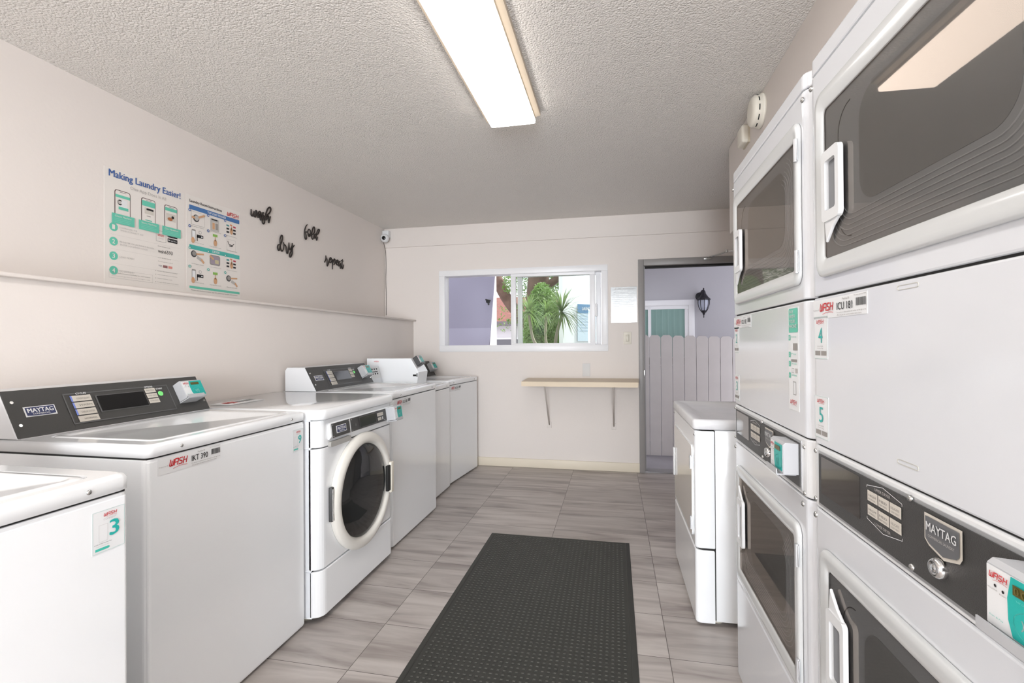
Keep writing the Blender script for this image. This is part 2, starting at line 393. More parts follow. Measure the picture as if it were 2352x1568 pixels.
b = MB(); b.box(1.18, YB-.96, .015, 1.222, YB-.05, DZ-.06, DF, r=.003); leaf = b.build('door_leaf', door)
b = MB(); b.box(.83, YB-.05, 2.045, .90, YB-.022, 2.062, STEEL, r=.003); b.tube([(.865, YB-.05, 2.062), (.98, YB-.12, 2.085), (1.02, YB-.15, 2.098), (1.19, YB-.2, 2.085)], .007, STEEL)
b.cyl((1.01, YB-.148, 2.085), (1.01, YB-.148, 2.112), .009, STEEL); b.box(1.12, YB-.3, 2.06, 1.19, YB-.1, 2.11, STEEL, r=.005)
b.build('door_closer', door)

# ------------------------------------------------------------------ ceiling lamp (plus an unseen second one, added behind the camera as fill light)
DIFF = bpy.data.materials.new('lit_diffuser'); DIFF.use_nodes = True
nt = DIFF.node_tree; pb = nt.nodes['Principled BSDF']; pb.inputs['Base Color'].default_value = (.9, .9, .88, 1)
pb.inputs['Emission Color'].default_value = (1, .965, .93, 1); pb.inputs['Emission Strength'].default_value = 7.0
HOUS = mat('lamp_housing', (205, 190, 170), .4)
def ceiling_lamp(y0, y1, label):
    t = thing('ceiling_lamp', label, 'lamp', ((-.53), (y0+y1)/2, ZC)); h = (y1-y0)/2
    b = MB(); b.prism([(-.135, -.001), (-.135, -.018), (-.150, -.035), (-.122, -.046), (.118, -.046), (.122, -.030), (.148, -.024), (.148, -.001)], -h, h, HOUS, axis='y')
    # prism on axis y uses (x,z)
    b.build('housing', t)
    b = MB(); o = [(-.128, -.047), (-.126, -.062), (-.118, -.066), (.112, -.066), (.119, -.062), (.121, -.047)]
    b.prism(o, -h+.002, h-.002, DIFF, axis='y'); b.build('diffuser', t)
ceiling_lamp(.16, 2.60, 'long lit fluorescent lamp with flat diffuser on the textured ceiling')
ceiling_lamp(-3.7, -1.3, 'fluorescent lamp added on the ceiling behind the viewer as fill light')

# ------------------------------------------------------------------ wall words
WORDS={
'wash':[[(2.894,2.2),(2.894,2.177),(2.894,2.164),(2.904,2.157),(2.913,2.165),(2.921,2.182),(2.921,2.193)],[(2.921,2.193),(2.921,2.173),(2.924,2.161),(2.932,2.157),(2.94,2.168),(2.947,2.186),(2.943,2.204),(2.937,2.196),(2.94,2.18),(2.95,2.177),(2.965,2.195)],[(2.986,2.204),(2.976,2.207),(2.965,2.192),(2.958,2.176),(2.96,2.162),(2.968,2.168),(2.979,2.186),(2.989,2.198)],[(2.989,2.203),(2.988,2.183),(2.983,2.16),(2.985,2.149),(2.994,2.163),(3.003,2.185),(3.008,2.202),(3.011,2.208),(3.019,2.206)],[(3.007,2.2),(3.013,2.187),(3.019,2.17),(3.026,2.153),(3.024,2.138),(3.014,2.128),(3.004,2.135),(3.006,2.152),(3.017,2.17),(3.033,2.19),(3.048,2.199),(3.074,2.22),(3.088,2.243),(3.088,2.259),(3.078,2.264),(3.06,2.25),(3.047,2.227),(3.038,2.199),(3.038,2.18),(3.039,2.162),(3.05,2.18),(3.06,2.197),(3.067,2.195),(3.065,2.174),(3.068,2.149),(3.077,2.168),(3.086,2.2)]],
'dry':[[(3.183,2.015),(3.168,2.009),(3.161,1.991),(3.167,1.972),(3.176,1.97),(3.185,1.987),(3.189,2.011)],[(3.189,2.011),(3.188,2.038),(3.191,2.064),(3.205,2.088),(3.215,2.085),(3.216,2.066),(3.206,2.038),(3.192,2.014),(3.193,1.991),(3.202,1.975),(3.211,1.971),(3.224,1.985),(3.23,2.007),(3.23,2.022)],[(3.225,2.041),(3.233,2.027),(3.248,2.021),(3.257,2.008),(3.259,1.986),(3.266,1.965),(3.276,1.97),(3.281,1.993),(3.286,2.021),(3.289,2.051)],[(3.289,2.051),(3.291,2.022),(3.293,2.004),(3.302,1.999),(3.313,2.008),(3.325,2.032),(3.329,2.055)],[(3.329,2.055),(3.331,2.03),(3.33,1.999),(3.329,1.977),(3.32,1.957),(3.306,1.942),(3.297,1.947),(3.302,1.967),(3.316,1.991),(3.33,2.014),(3.353,2.043)]],
'fold':[[(3.517,2.244),(3.497,2.22),(3.486,2.193),(3.482,2.165),(3.484,2.141),(3.492,2.123),(3.501,2.121),(3.51,2.133),(3.503,2.156),(3.497,2.17)],[(3.486,2.174),(3.506,2.181),(3.528,2.185)],[(3.541,2.214),(3.529,2.2),(3.527,2.175),(3.534,2.159),(3.545,2.152),(3.556,2.165),(3.561,2.185),(3.556,2.206),(3.541,2.214)],[(3.536,2.174),(3.554,2.167),(3.576,2.171),(3.601,2.186),(3.615,2.206),(3.62,2.232),(3.609,2.246),(3.595,2.232),(3.583,2.201),(3.577,2.173),(3.578,2.148),(3.59,2.139),(3.603,2.155),(3.61,2.174)],[(3.64,2.195),(3.622,2.189),(3.613,2.171),(3.612,2.155),(3.622,2.156),(3.633,2.168),(3.643,2.19)],[(3.64,2.189),(3.65,2.214),(3.669,2.239),(3.681,2.242),(3.683,2.23),(3.666,2.202),(3.645,2.187),(3.64,2.167),(3.645,2.142),(3.654,2.157),(3.659,2.175)]],
'repeat':[[(3.754,1.976),(3.768,1.99),(3.777,2.008),(3.777,2.038)],[(3.777,2.038),(3.782,2.019),(3.795,2.006),(3.795,1.979),(3.794,1.959),(3.8,1.951),(3.813,1.971),(3.825,1.997),(3.837,2.021),(3.849,2.032),(3.86,2.025),(3.846,2.011),(3.832,2.006),(3.832,1.993),(3.844,1.987),(3.863,1.999),(3.875,2.019)],[(3.877,2.025),(3.878,1.992),(3.876,1.933)],[(3.879,1.979),(3.891,2.003),(3.903,2.027),(3.913,2.03),(3.92,2.016),(3.918,1.996),(3.905,1.981),(3.896,1.976)],[(3.918,1.996),(3.937,2.003),(3.942,2.019),(3.957,2.029),(3.969,2.023),(3.959,2.01),(3.942,2.004),(3.942,1.989),(3.954,1.983),(3.971,1.994),(3.981,2.012),(3.997,2.026)],[(4.004,2.021),(3.994,2.024),(3.979,2.001),(3.976,1.986),(3.981,1.979),(3.996,1.994),(4.009,2.01)],[(4.009,2.01),(4.006,1.96),(4.019,1.987)],[(4.04,2.051),(4.037,2.032),(4.032,2.003),(4.034,1.973),(4.042,1.964),(4.052,1.981),(4.06,2.004)],[(4.017,2.035),(4.058,2.036)]],
}

WORDM = mat('black_painted_metal', (38, 30, 26), .5)
def smooth_path(p, n=5):
    P = [Vector(q) for q in p]; out = []
    if len(P) < 3: return P
    P = [P[0]*2-P[1]]+P+[P[-1]*2-P[-2]]
    for i in range(1, len(P)-2):
        for k in range(n):
            t = k/n; a, b_, c, d = P[i-1], P[i], P[i+1], P[i+2]
            out.append(.5*((2*b_)+(c-a)*t+(2*a-5*b_+4*c-d)*t*t+(3*b_-a-3*c+d)*t**3))
    return out+[P[-2]]
WR = {'wash': .0048, 'dry': .0045, 'fold': .0045, 'repeat': .0046}
for wd, strokes in WORDS.items():
    b = MB()
    for st in strokes:
        p = smooth_path([(XL+.007, y, z) for y, z in st]); n = len(p)
        b.tube(p, [WR[wd]*(.8+.35*math.sin(PI*i/max(1, n-1))) for i in range(n)], WORDM, n=8)
    b.build('word_sign', label='black cursive metal word "%s" hung on the upper left wall' % wd, cat='wall sign', group='cursive words on the left wall')

# ------------------------------------------------------------------ posters (left wall: faces +X, right = +Y)
def lines(d, u, v, w, n, gap, h, m, k=1, seed=1):
    rr = random.Random(seed)
    for i in range(n): d.rect(u, v-i*gap, u+w*rr.uniform(.75, 1), v-i*gap+h, m, k)
LW = dict(U=(0, 1, 0), V=(0, 0, 1), N=(1, 0, 0))
PW, PH = .455, .575; d = Decal((XL, 1.915, 1.575), **LW, lift=.0008)
d.base(0, 0, PW, PH, PAPER)
d.text('Making Laundry Easier!', .022, PH-.052, .405, .046, BLUE, bold=.02)
d.text('One App Does It All', .13, PH-.082, .205, .022, LGI)
for i, (u, lab) in enumerate(((.05, 'Check Machine'), (.19, 'Start Machine'), (.325, 'Get Notified'))):
    z0 = PH-.225; z1 = PH-.098; ww = .082
    d.poly(rrect(u, z0-.01, u+ww, z1, .012, 3), mat('phone_outline', (92, 70, 68), .5), 1); d.poly(rrect(u+.0035, z0-.01, u+ww-.0035, z1-.0035, .010, 3), PAPER, 2)
    d.rect(u+.025, z1-.011, u+ww-.025, z1-.008, GREYI, 3)
    if i == 0:
        d.rect(u+.004, z1-.038, u+ww-.004, z1-.024, POSTT, 3); d.disc(u+.026, z1-.062, .013, GREYI, 3, sv=1.1); d.disc(u+.026, z1-.062, .008, LGI, 4, sv=1.1); d.rect(u+.02, z1-.085, u+.065, z1-.045, LABEL, 3); d.rect(u+.018, z1-.098, u+.068, z1-.084, POSTT, 5); d.disc(u+.045, z1-.062, .014, LABEL, 5)
    elif i == 1:
        d.rect(u+.004, z1-.042, u+ww-.004, z1-.014, POSTT, 3); d.rect(u+.018, z1-.082, u+.07, z1-.05, BEIGE, 3); d.rect(u+.028, z1-.062, u+.068, z1-.052, INK, 4); d.rect(u+.03, z1-.095, u+.052, z1-.091, GREYI, 3); d.rect(u+.022, z1-.118, u+.06, z1-.113, POSTT, 3)
    else:
        d.rect(u+.004, z1-.032, u+ww-.004, z1-.014, POSTT, 3); d.rect(u+.01, z1-.088, u+.07, z1-.045, BEIGE, 3); d.disc(u+.034, z1-.076, .016, mat('print_rust', (172, 110, 74), .6), 4, sv=.6); d.disc(u+.05, z1-.064, .008, INK, 5)
    d.rect(u-.016, z0-.045, u+ww+.018, z0+.004, POSTT, 6); d.text(lab, u-.002, z0-.012, .085, .009, PAPER, 7); lines(d, u-.004, z0-.022, .09, 3, .008, .002, mat('teal_fine', (132, 208, 188), .5), 7, i)
for i, (nn, t1, t2) in enumerate((('1', 'DOWNLOAD THE', 'WASH-CONNECT APP'), ('2', 'REGISTER IN LAUNDRY ROOM', 'ENTER LOCATION CODE'), ('3', 'LOAD MONEY', ''), ('4', 'DO LAUNDRY', ''))):
    v = .285-i*.0725
    d.disc(.045, v, .0215, POSTT, 1); d.text(nn, .038, v-.011, .013, .022, PAPER, 2, bold=.02)
    d.text(t1, .075, v-(0 if t2 else .004), .0077*len(t1), .008, LGI)
    if t2: d.text(t2, .078, v-.014, .0077*len(t2), .008, LGI)
    d.rect(.03, v-.038, .42, v-.0375, LGI, 1)
d.frame(.275, .262, .335, .322, .0015, GREYI, 1); d.wash(.284, .293, .038, .010); d.text('CONNECT', .289, .277, .032, .006, LGI)
for v, tt in ((.297, 'Google Play'), (.270, 'App Store')):
    d.rect(.345, v, .407, v+.022, INK, 1, .003); d.text(tt, .362, v+.006, .040, .008, LABEL); d.poly([(.350, v+.005), (.359, v+.011), (.350, v+.017)], LABEL, 2)
d.text('wsh6593', .285, .200, .09, .020, INK); d.text('Enter location code', .285, .234, .075, .006, GREYI)
d.text('Load $ Add Funds', .285, .170, .08, .006, GREYI); d.text('Choose payment method', .285, .150, .09, .006, GREYI)
d.text('VISA', .288, .126, .022, .008, NAVY); d.rect(.316, .122, .344, .136, mat('card_brown', (142, 100, 100), .6), 1); d.rect(.349, .122, .374, .136, mat('card_pink', (214, 140, 130), .6), 1)
for i in range(4): d.disc(.272, .1-.0205*i, .002, GREYI); d.text(('Select the machine number', 'Add money and start machine', 'Select machine cycle', 'In app check cycle time status')[i], .282, .097-.0205*i, (.125, .122, .09, .13)[i], .006, GREYI)
d.frame(.022, .030, .255, .072, .0008, LGI, 1); d.text('Visit washconnect.com/help for instructions', .035, .052, .205, .007, GREYI); d.text('Download the app from the store and register today', .035, .038, .205, .006, LGI)
d.build('poster', label='white and teal poster headed Making Laundry Easier! with three phones', cat='poster')

PW, PH = .418, .575; d = Decal((XL, 2.382, 1.578), **LW, lift=.0008); d.base(0, 0, PW, PH, PAPER)
BARB = mat('bar_blue', (70, 116, 172), .5); BART = mat('bar_teal', (76, 178, 168), .5)
d.text('Laundry Room Instructions', .022, PH-.045, .24, .022, INK, bold=.01); d.wash(.305, PH-.048, .098, .024)
d.rect(.02, PH-.082, .41, PH-.056, BARB); d.text('TOP LOAD WASHER', .15, PH-.076, .145, .014, LABEL, bold=.02)
d.rect(.02, .258, .41, .284, BART); d.text('DRYER', .188, .264, .055, .014, LABEL, bold=.02)
d.rect(.02, .026, .41, .040, POSTT); d.text('Please use machine locator app for additional laundry instructions', .03, .010, .36, .010, GREYI)
def pic(kind, u, v):
    if kind == 0: d.rect(u+.01, v, u+.105, v+.08, LGI, 1); d.rect(u+.012, v+.002, u+.103, v+.078, PAPER, 2); d.disc(u+.045, v+.042, .022, CHAR2, 3); d.disc(u+.047, v+.044, .016, LGI, 4); d.line([(u+.06, v+.05), (u+.105, v+.072)], .012, SKINC, 5); d.line([(u+.012, v+.045), (u+.035, v+.042)], .012, SKINC, 5)
    if kind == 1: d.rect(u+.018, v-.004, u+.085, v+.072, LGI, 1); d.rect(u+.025, v+.062, u+.072, v+.070, INK, 2); d.rect(u+.028, v+.004, u+.078, v+.052, BEIGE, 2); d.rect(u+.032, v+.006, u+.05, v+.046, SKINC, 3); d.rect(u+.056, v+.006, u+.074, v+.046, GREYI, 3)
    if kind == 2:
        for j, mm in enumerate((mat('p_teal2', (80, 146, 150), .6), INK, INK)): d.rect(u+.012, v+.052-.021*j, u+.034, v+.063-.021*j, mm); d.rect(u+.068, v+.052-.021*j, u+.09, v+.063-.021*j, (mat('p_red', (186, 60, 80), .6) if j == 0 else INK))
        d.rect(u+.042, v+.06, u+.06, v+.07, mat('p_orange', (214, 140, 100), .6)); d.disc(u+.052, v+.026, .012, SKINC, 3, sv=1.8); d.rect(u+.05, v+.03, u+.055, v+.058, SKINC, 3)
    if kind == 3: d.poly(rrect(u+.014, v, u+.042, v+.07, .004, 2), GREYI, 1); d.poly(rrect(u+.017, v+.003, u+.039, v+.062, .003, 2), LABEL, 2); d.disc(u+.022, v+.005, .012, SKINC, 3, sv=1.5); d.rect(u+.05, v+.026, u+.096, v+.044, INK, 2); d.rect(u+.05, v+.005, u+.055, v+.044, INK, 2); d.rect(u+.08, v+.031, u+.09, v+.038, LABEL, 3); d.disc(u+.074, v+.06, .011, LGI, 1); d.disc(u+.074, v+.06, .007, PAPER, 2)
    if kind == 4: d.rect(u+.036, v+.058, u+.072, v+.074, GREENP); d.disc(u+.054, v+.02, .013, SKINC, 3, sv=1.6); d.rect(u+.051, v+.03, u+.056, v+.058, SKINC, 3)
    if kind == 5: d.frame(u+.014, v-.006, u+.088, v+.066, .0012, LGI); d.line([(u+.022, v+.054), (u+.03, v+.035), (u+.06, v+.03), (u+.075, v+.045)], .004, INK, 2); d.rect(u+.035, v+.022, u+.062, v+.028, INK, 2)
    if kind == 6: d.disc(u+.028, v+.05, .02, CHAR2, 2); d.disc(u+.03, v+.052, .014, GREYI, 3); d.line([(u+.045, v+.052), (u+.1, v+.058)], .010, SKINC, 3); d.line([(u+.05, v+.035), (u+.085, v+.02)], .018, LGI, 2); d.line([(u+.08, v+.026), (u+.1, v+.004)], .012, SKINC, 3)
    if kind == 7: d.poly(rrect(u+.012, v+.005, u+.092, v+.068, .01, 2), GREYI, 1); d.poly(rrect(u+.018, v+.011, u+.086, v+.062, .008, 2), mat('p_mauve', (160, 148, 160), .6), 2); d.rect(u+.05, v+.016, u+.08, v+.04, mat('p_straw', (196, 186, 150), .6), 3); d.line([(u+.01, v+.06), (u+.04, v+.04)], .012, SKINC, 4)
caps = ('Add detergent to dispenser', 'Load clothes loosely', 'Select temperature', 'Pay machine or use app', 'Press start button to start', 'When done remove clothes')
for r0, (v, kinds, cm) in enumerate(((.395, (0, 1, 2), BLUE), (.300, (3, 4, 5), BLUE), (.172, (6, 7, 2), BART), (.062, (3, 4, 6), BART))):
    for c0, kd in enumerate(kinds):
        u = .022+c0*.133; pic(kd, u, v+(.010 if r0 in (0, 2) else .008)); d.disc(u-.002, v+.092, .0085, cm, 5); d.disc(u-.002, v+.092, .004, PAPER, 6)
        d.text(caps[(r0 % 2)*3+c0], u+.012, v-.002, .088, .0065, GREYI, 2)
d.build('poster', label='white poster headed Laundry Room Instructions with blue and teal bars', cat='poster')

# ------------------------------------------------------------------ things on the back wall
BW = dict(U=(1, 0, 0), V=(0, 0, 1), N=(0, -1, 0))
SHN = mat('laminate', (198, 204, 207), .12, coat=.8)
d = Decal((-.03, YB-.001, 1.465), **BW, lift=.0008); d.base(0, 0, .25, .35, SHN)
d.text('LAUNDRY ROOM RULES', .03, .322, .19, .014, LGI)
for i in range(14): d.rect(.02, .298-.018*i, .02+(.2 if i % 3 else .17), .3015-.018*i, mat('faint_print', (205, 208, 210), .3), 1)
d.build('notice_sheet', label='shiny laminated notice sheet on the back wall between window and door', cat='notice')
sw = thing('light_switch', 'cream rocker light switch below the laminated notice', 'light switch', (.126, YB, 1.312))
MB().box(-.037, -.007, -.06, .037, 0, .06, IVORY, r=.003).build('cover_plate', sw)
MB().box(-.017, -.012, -.034, .017, -.0065, .034, mat('switch_rocker', (206, 200, 184), .35), r=.002).build('rocker', sw)
MB().box(-.313, YB-.006, .933, -.238, YB, 1.062, mat('blank_plate', (214, 212, 210), .5), r=.002).build('blank_cover_plate', label='white blank cover plate on the wall just above the shelf', cat='cover plate')
SHELF = mat('shelf_beige', (222, 205, 180), .5, bump=.1, bscale=40, var=.03, vscale=5)
sh = thing('folding_shelf', 'beige wall shelf on two thin struts under the window', 'shelf', (-.325, YB, .87))
b = MB(); b.prism([(-.545, 0), (-.52, -.49), (.53, -.49), (.556, 0)], .010, .045, SHELF, bev=.003); b.prism([(-.52, -.484), (-.519, -.494), (.526, -.494), (.527, -.484)], .0, .041, SHELF)
b.build('shelf_board', sh)
for x in (-.326, .313):
    b = MB(); b.tube([(x, -.005, -.43), (x+.002, -.34, -.012), (x+.002, -.345, .008)], .0075, mat('strut_paint', (205, 196, 188), .5), n=6); b.build('strut', sh)
    MB().box(x-.022, -.012, -.46, x+.022, 0, -.40, WALL, r=.002).build('wall_bracket', sh); MB().box(x-.012, -.36, 0, x+.014, -.30, .01, WALL).build('shelf_bracket', sh)
sc = thing('security_camera', 'small white turret camera high in the back left corner', 'camera', (-2.40, 4.83, 2.42))
b = MB(); b.box(-.045, .0, -.0, .03, .069, .075, PLAST, r=.01); b.build('mount', sc)
b = MB(); b.sphere((.0, -.02, -.015), .046, PLAST, 20); b.build('housing', sc)
b = MB(); b.lathe([(.0, -.0455), (.018, -.045), (.021, -.041), (.021, -.03)], BLACK, (.006, -.022, -.02), 'y', 20); b.build('lens', sc)
CB = mat('cable_dark', (84, 76, 68), .6)
b = MB(); b.tube(smooth_path([(-.03, .0, .0), (-.036, .01, -.03), (-.028, .03, -.1), (-.033, .062, -.16), (-.03, .064, -.3), (-.034, .064, -.45), (-.03, .064, -.6), (-.031, .064, -.835)], 4), .0028, CB, n=6); b.build('cable', sc)

# alarms on the boxed out wall (faces -X)
al = thing('smoke_alarm', 'round white smoke alarm on the wall above the dryers', 'smoke alarm', (XB, 2.66, 2.43))
b = MB(); b.lathe([(0, -.0), (.085, -.0), (.085, -.012), (.078, -.014), (.076, -.04), (.066, -.052), (.045, -.056), (0, -.056)], IVORY, (0, 0, 0), 'x', 36); b.build('body', al)
for a in (-.9, -.35, .2, .75, 1.3, 1.9, 2.5, 3.1, 3.7, 4.3): b = MB(); b.lathe([(.0775, -.026), (.0785, -.026), (.0785, -.031), (.0775, -.031)], DARKP, (0, 0, 0), 'x', 6, a0=a, a1=a+.36); b.build('vent_slot', al)
al = thing('chime_box', 'small ivory box on the wall beside the round smoke alarm', 'alarm box', (XB, 2.93, 2.415))
MB().box(-.042, -.055, -.05, 0, .055, .05, IVORY, r=.014, seg=4).build('cover', al); MB().box(-.010, -.057, -.052, 0, .057, .052, mat('box_base', (206, 196, 176), .5)).build('base_plate', al)

# ------------------------------------------------------------------ floor mat
RUB = mat('black_rubber', (51, 51, 47), .55, bump=.4, bscale=300); RUB2 = mat('rubber_stud', (98, 98, 92), .5)
mt = thing('floor_mat', 'black rubber anti-fatigue mat lying on the grey tile floor', 'mat', (-.363, 2.37, 0))
b = MB(); hx, hy = .445, .775
b.loft([[(sx*(hx+o), sy*(hy+o), z) for sx, sy in ((-1, -1), (1, -1), (1, 1), (-1, 1))] for o, z in ((0, .0005), (0, .003), (-.022, .0105), (-.026, .0105), (-.028, .0085))], RUB, smooth=False, caps=(True, True))
b.build('mat_sheet', mt)
b = MB(); nx, ny = 34, 60
for i in range(nx):
    for j in range(ny):
        x = -hx+.05+(2*hx-.1)*i/(nx-1); y = -hy+.05+(2*hy-.1)*j/(ny-1)
        b.prism([(x-.0065, y-.005), (x+.0065, y-.005), (x+.0065, y+.005), (x-.0065, y+.005)], .0084, .0104, RUB)
        b.quad([(x-.0045, y-.0028, .01045), (x+.0045, y-.0028, .01045), (x+.0045, y+.0028, .01045), (x-.0045, y+.0028, .01045)], RUB2)
b.build('raised_studs', mt, kind='stuff')

# ------------------------------------------------------------------ machine parts
def screw(b, x, z, y=0, r=.0055): b.lathe([(0, -.004), (r*.6, -.0036), (r, -.0015), (r, .001)], STEEL, (x, y, z), 'y', 12)
def screws(parent, L, r=.0055):
    for x, z, y in L:
        b = MB(); screw(b, x, z, y, r); b.build('screw', parent)
def number_sticker(parent, num, x, z, w=.075, h=.095, y=0, name='number_sticker'):
    d = Decal((x, y, z)); d.base(0, 0, w, h, LABEL); d.frame(.001, .001, w-.001, h-.001, .0006, mat('teal_line', (170, 208, 202), .5))
    d.wash(w*.34, h*.845, w*.40, h*.075); d.text('CONNECT', w*.33, h*.755, w*.40, h*.04, LGI)
    d.text(num, w*.52, h*.34, w*.28, h*.37, TEALD, bold=.03); d.frame(w*.2, h*.26, w*.46, h*.66, .0004, LGI)
    d.text('Unlock WASH-Connect App', w*.05, h*.205, w*.52, h*.03, INK); d.text('Find, Unlock & Pay', w*.1, h*.155, w*.40, h*.025, LGI)
    d.poly([(w*.09, h*.06), (w*.48, h*.06), (w*.53, h*.09), (w*.48, h*.12), (w*.09, h*.12)], TEAL)
    return d.build(name, parent, label='white sticker with teal number %s' % num)
def asset_label(parent, code, x, z, w=.24, h=.052, y=0, U=(1, 0, 0), V=(0, 0, 1), N=(0, -1, 0)):
    d = Decal((x, y, z), U, V, N); d.base(0, 0, w, h, LABEL); d.text('Property of', w*.01, h*.42, w*.13, h*.08, GREYI)
    d.wash(w*.16, h*.38, w*.27, h*.40); d.text(code, w*.50, h*.34, w*.27, h*.36, INK, bold=.01); d.text('Machine ID', w*.60, h*.80, w*.12, h*.1, GREYI)
    d.barcode(w*.83, h*.42, w*.16, h*.36); d.text('This unit is rented by WASH', w*.80, h*.88, w*.19, h*.07, GREYI)
    d.text('For service or refunds contact the number on the sign or the', w*.50, h*.16, w*.49, h*.09, GREYI); d.text('office and give the machine number shown above', w*.50, h*.03, w*.42, h*.09, GREYI)
    return d.build('asset_label', parent, label='white label with red logo and code %s' % code)
def card_reader(parent, o, V=(0, 0, 1), N=(0, -1, 0), w=.095, h=.082, dp=.036, digits='0004', dark=False):
    """box reader: white left, teal right, tray under it. o = lower left on the panel; U = +x"""
    U = Vector((1, 0, 0)); V = Vector(V).normalized(); N = Vector(N).normalized()
    M = Matrix(((U.x, -N.x, V.x, o[0]), (U.y, -N.y, V.y, o[1]), (U.z, -N.z, V.z, o[2]), (0, 0, 0, 1)))
    b = MB(); body = CHAR2 if dark else mat('reader_shell', (184, 185, 188), .35)
    pr = [(0, 0), (-dp, 0), (-dp, h*.93), (-dp+.006, h), (0, h*.97)]
    b.prism(pr, .001, w-.001, body, axis='x', bev=.0015)
    r = b.build('card_reader', parent, mtx=M, label='card payment reader with white and teal face')
    f = -dp-.0004
    d = Decal((0, f, 0)); d.base(.003, .006, w-.003, h*.915, LABEL); s = w*.36
    d.poly([(s+.004, .007), (w-.003, .007), (w-.003, h*.913), (s+.002, h*.913), (s-.003, h*.6), (s-.002, h*.3)], TEALD)
    d.wash(.008, h*.76, w*.26, h*.085); d.disc(w*.16, h*.66, .0018, INK); d.disc(w*.27, h*.63, .0018, INK)
    d.text('PROCESSING', w*.06, h*.59, w*.14, h*.02, GREYI); d.text('READY', w*.23, h*.57, w*.1, h*.02, GREYI); d.text('Scan & Pay', w*.08, h*.2, w*.2, h*.03, TEAL)
    c = (w*.68, h*.33)
    d.line([(c[0]+w*.27*math.cos(t*PI/12), c[1]+h*.21*math.sin(t*PI/12)) for t in range(25)], .0007, mat('teal_pale', (120, 214, 204), .4))
    for i in range(4): d.line([(c[0]-.018+.0055*i+.004*math.cos(a), c[1]+(.006+.0016*i)*math.sin(a)) for a in [-1.2+.4*k for k in range(7)]], .0016, LABEL)
    d.text('TAP OR INSERT CARD', w*.45, h*.61, w*.36, h*.025, mat('teal_pale', (120, 214, 204), .4)); d.build('face_label', r)
    d = Decal((0, f-.0006, 0)); d.rect(w*.42, h*.69, w*.82, h*.83, DIGOFF, 2)
    if digits:
        for i, ch in enumerate(digits): d.text(ch, w*(.445+.095*i), h*.71, w*.065, h*.10, LIMEE if i > 1 else mat('digit_off', (110, 100, 50), .4), 3, bold=.01)
    d.build('digit_display', r)
    b = MB(); b.prism([(-dp+.004, -.006), (-dp-.008, -.006), (-dp-.011, -.003), (-dp-.011, h*.13), (-dp-.009, h*.13), (-dp-.008, -.002), (0, -.002), (0, -.006)], .0, w*.80, body, axis='x'); b.build('card_tray', r)
    return r
def badge(parent, o, w, h, V=(0, 0, 1), N=(0, -1, 0), name='brand_badge'):
    d = Decal(o, (1, 0, 0), V, N, lift=.0008); d.base(0, 0, w, h, LABEL)
    d.poly([(w*.04, h*.12), (w*.3, h*.06), (w*.7, h*.06), (w*.96, h*.12), (w*.96, h*.92), (w*.04, h*.92)], NAVY)
    d.text('MAYTAG', w*.09, h*.38, w*.82, h*.42, LABEL, bold=.035); d.text('COMMERCIAL', w*.22, h*.16, w*.56, h*.14, LABEL, bold=.01)
    return d.build(name, parent, label='navy and white MAYTAG badge')
def feet(parent, xs, ys, z=.03):
    for x in xs:
        for y in ys: MB().lathe([(0, .0005), (.022, .0005), (.022, .008), (.009, .012), (.009, z+.004)], mat('foot_plastic', (212, 208, 196), .5), (x, y, 0), 'z', 14).build('leveling_foot', parent)

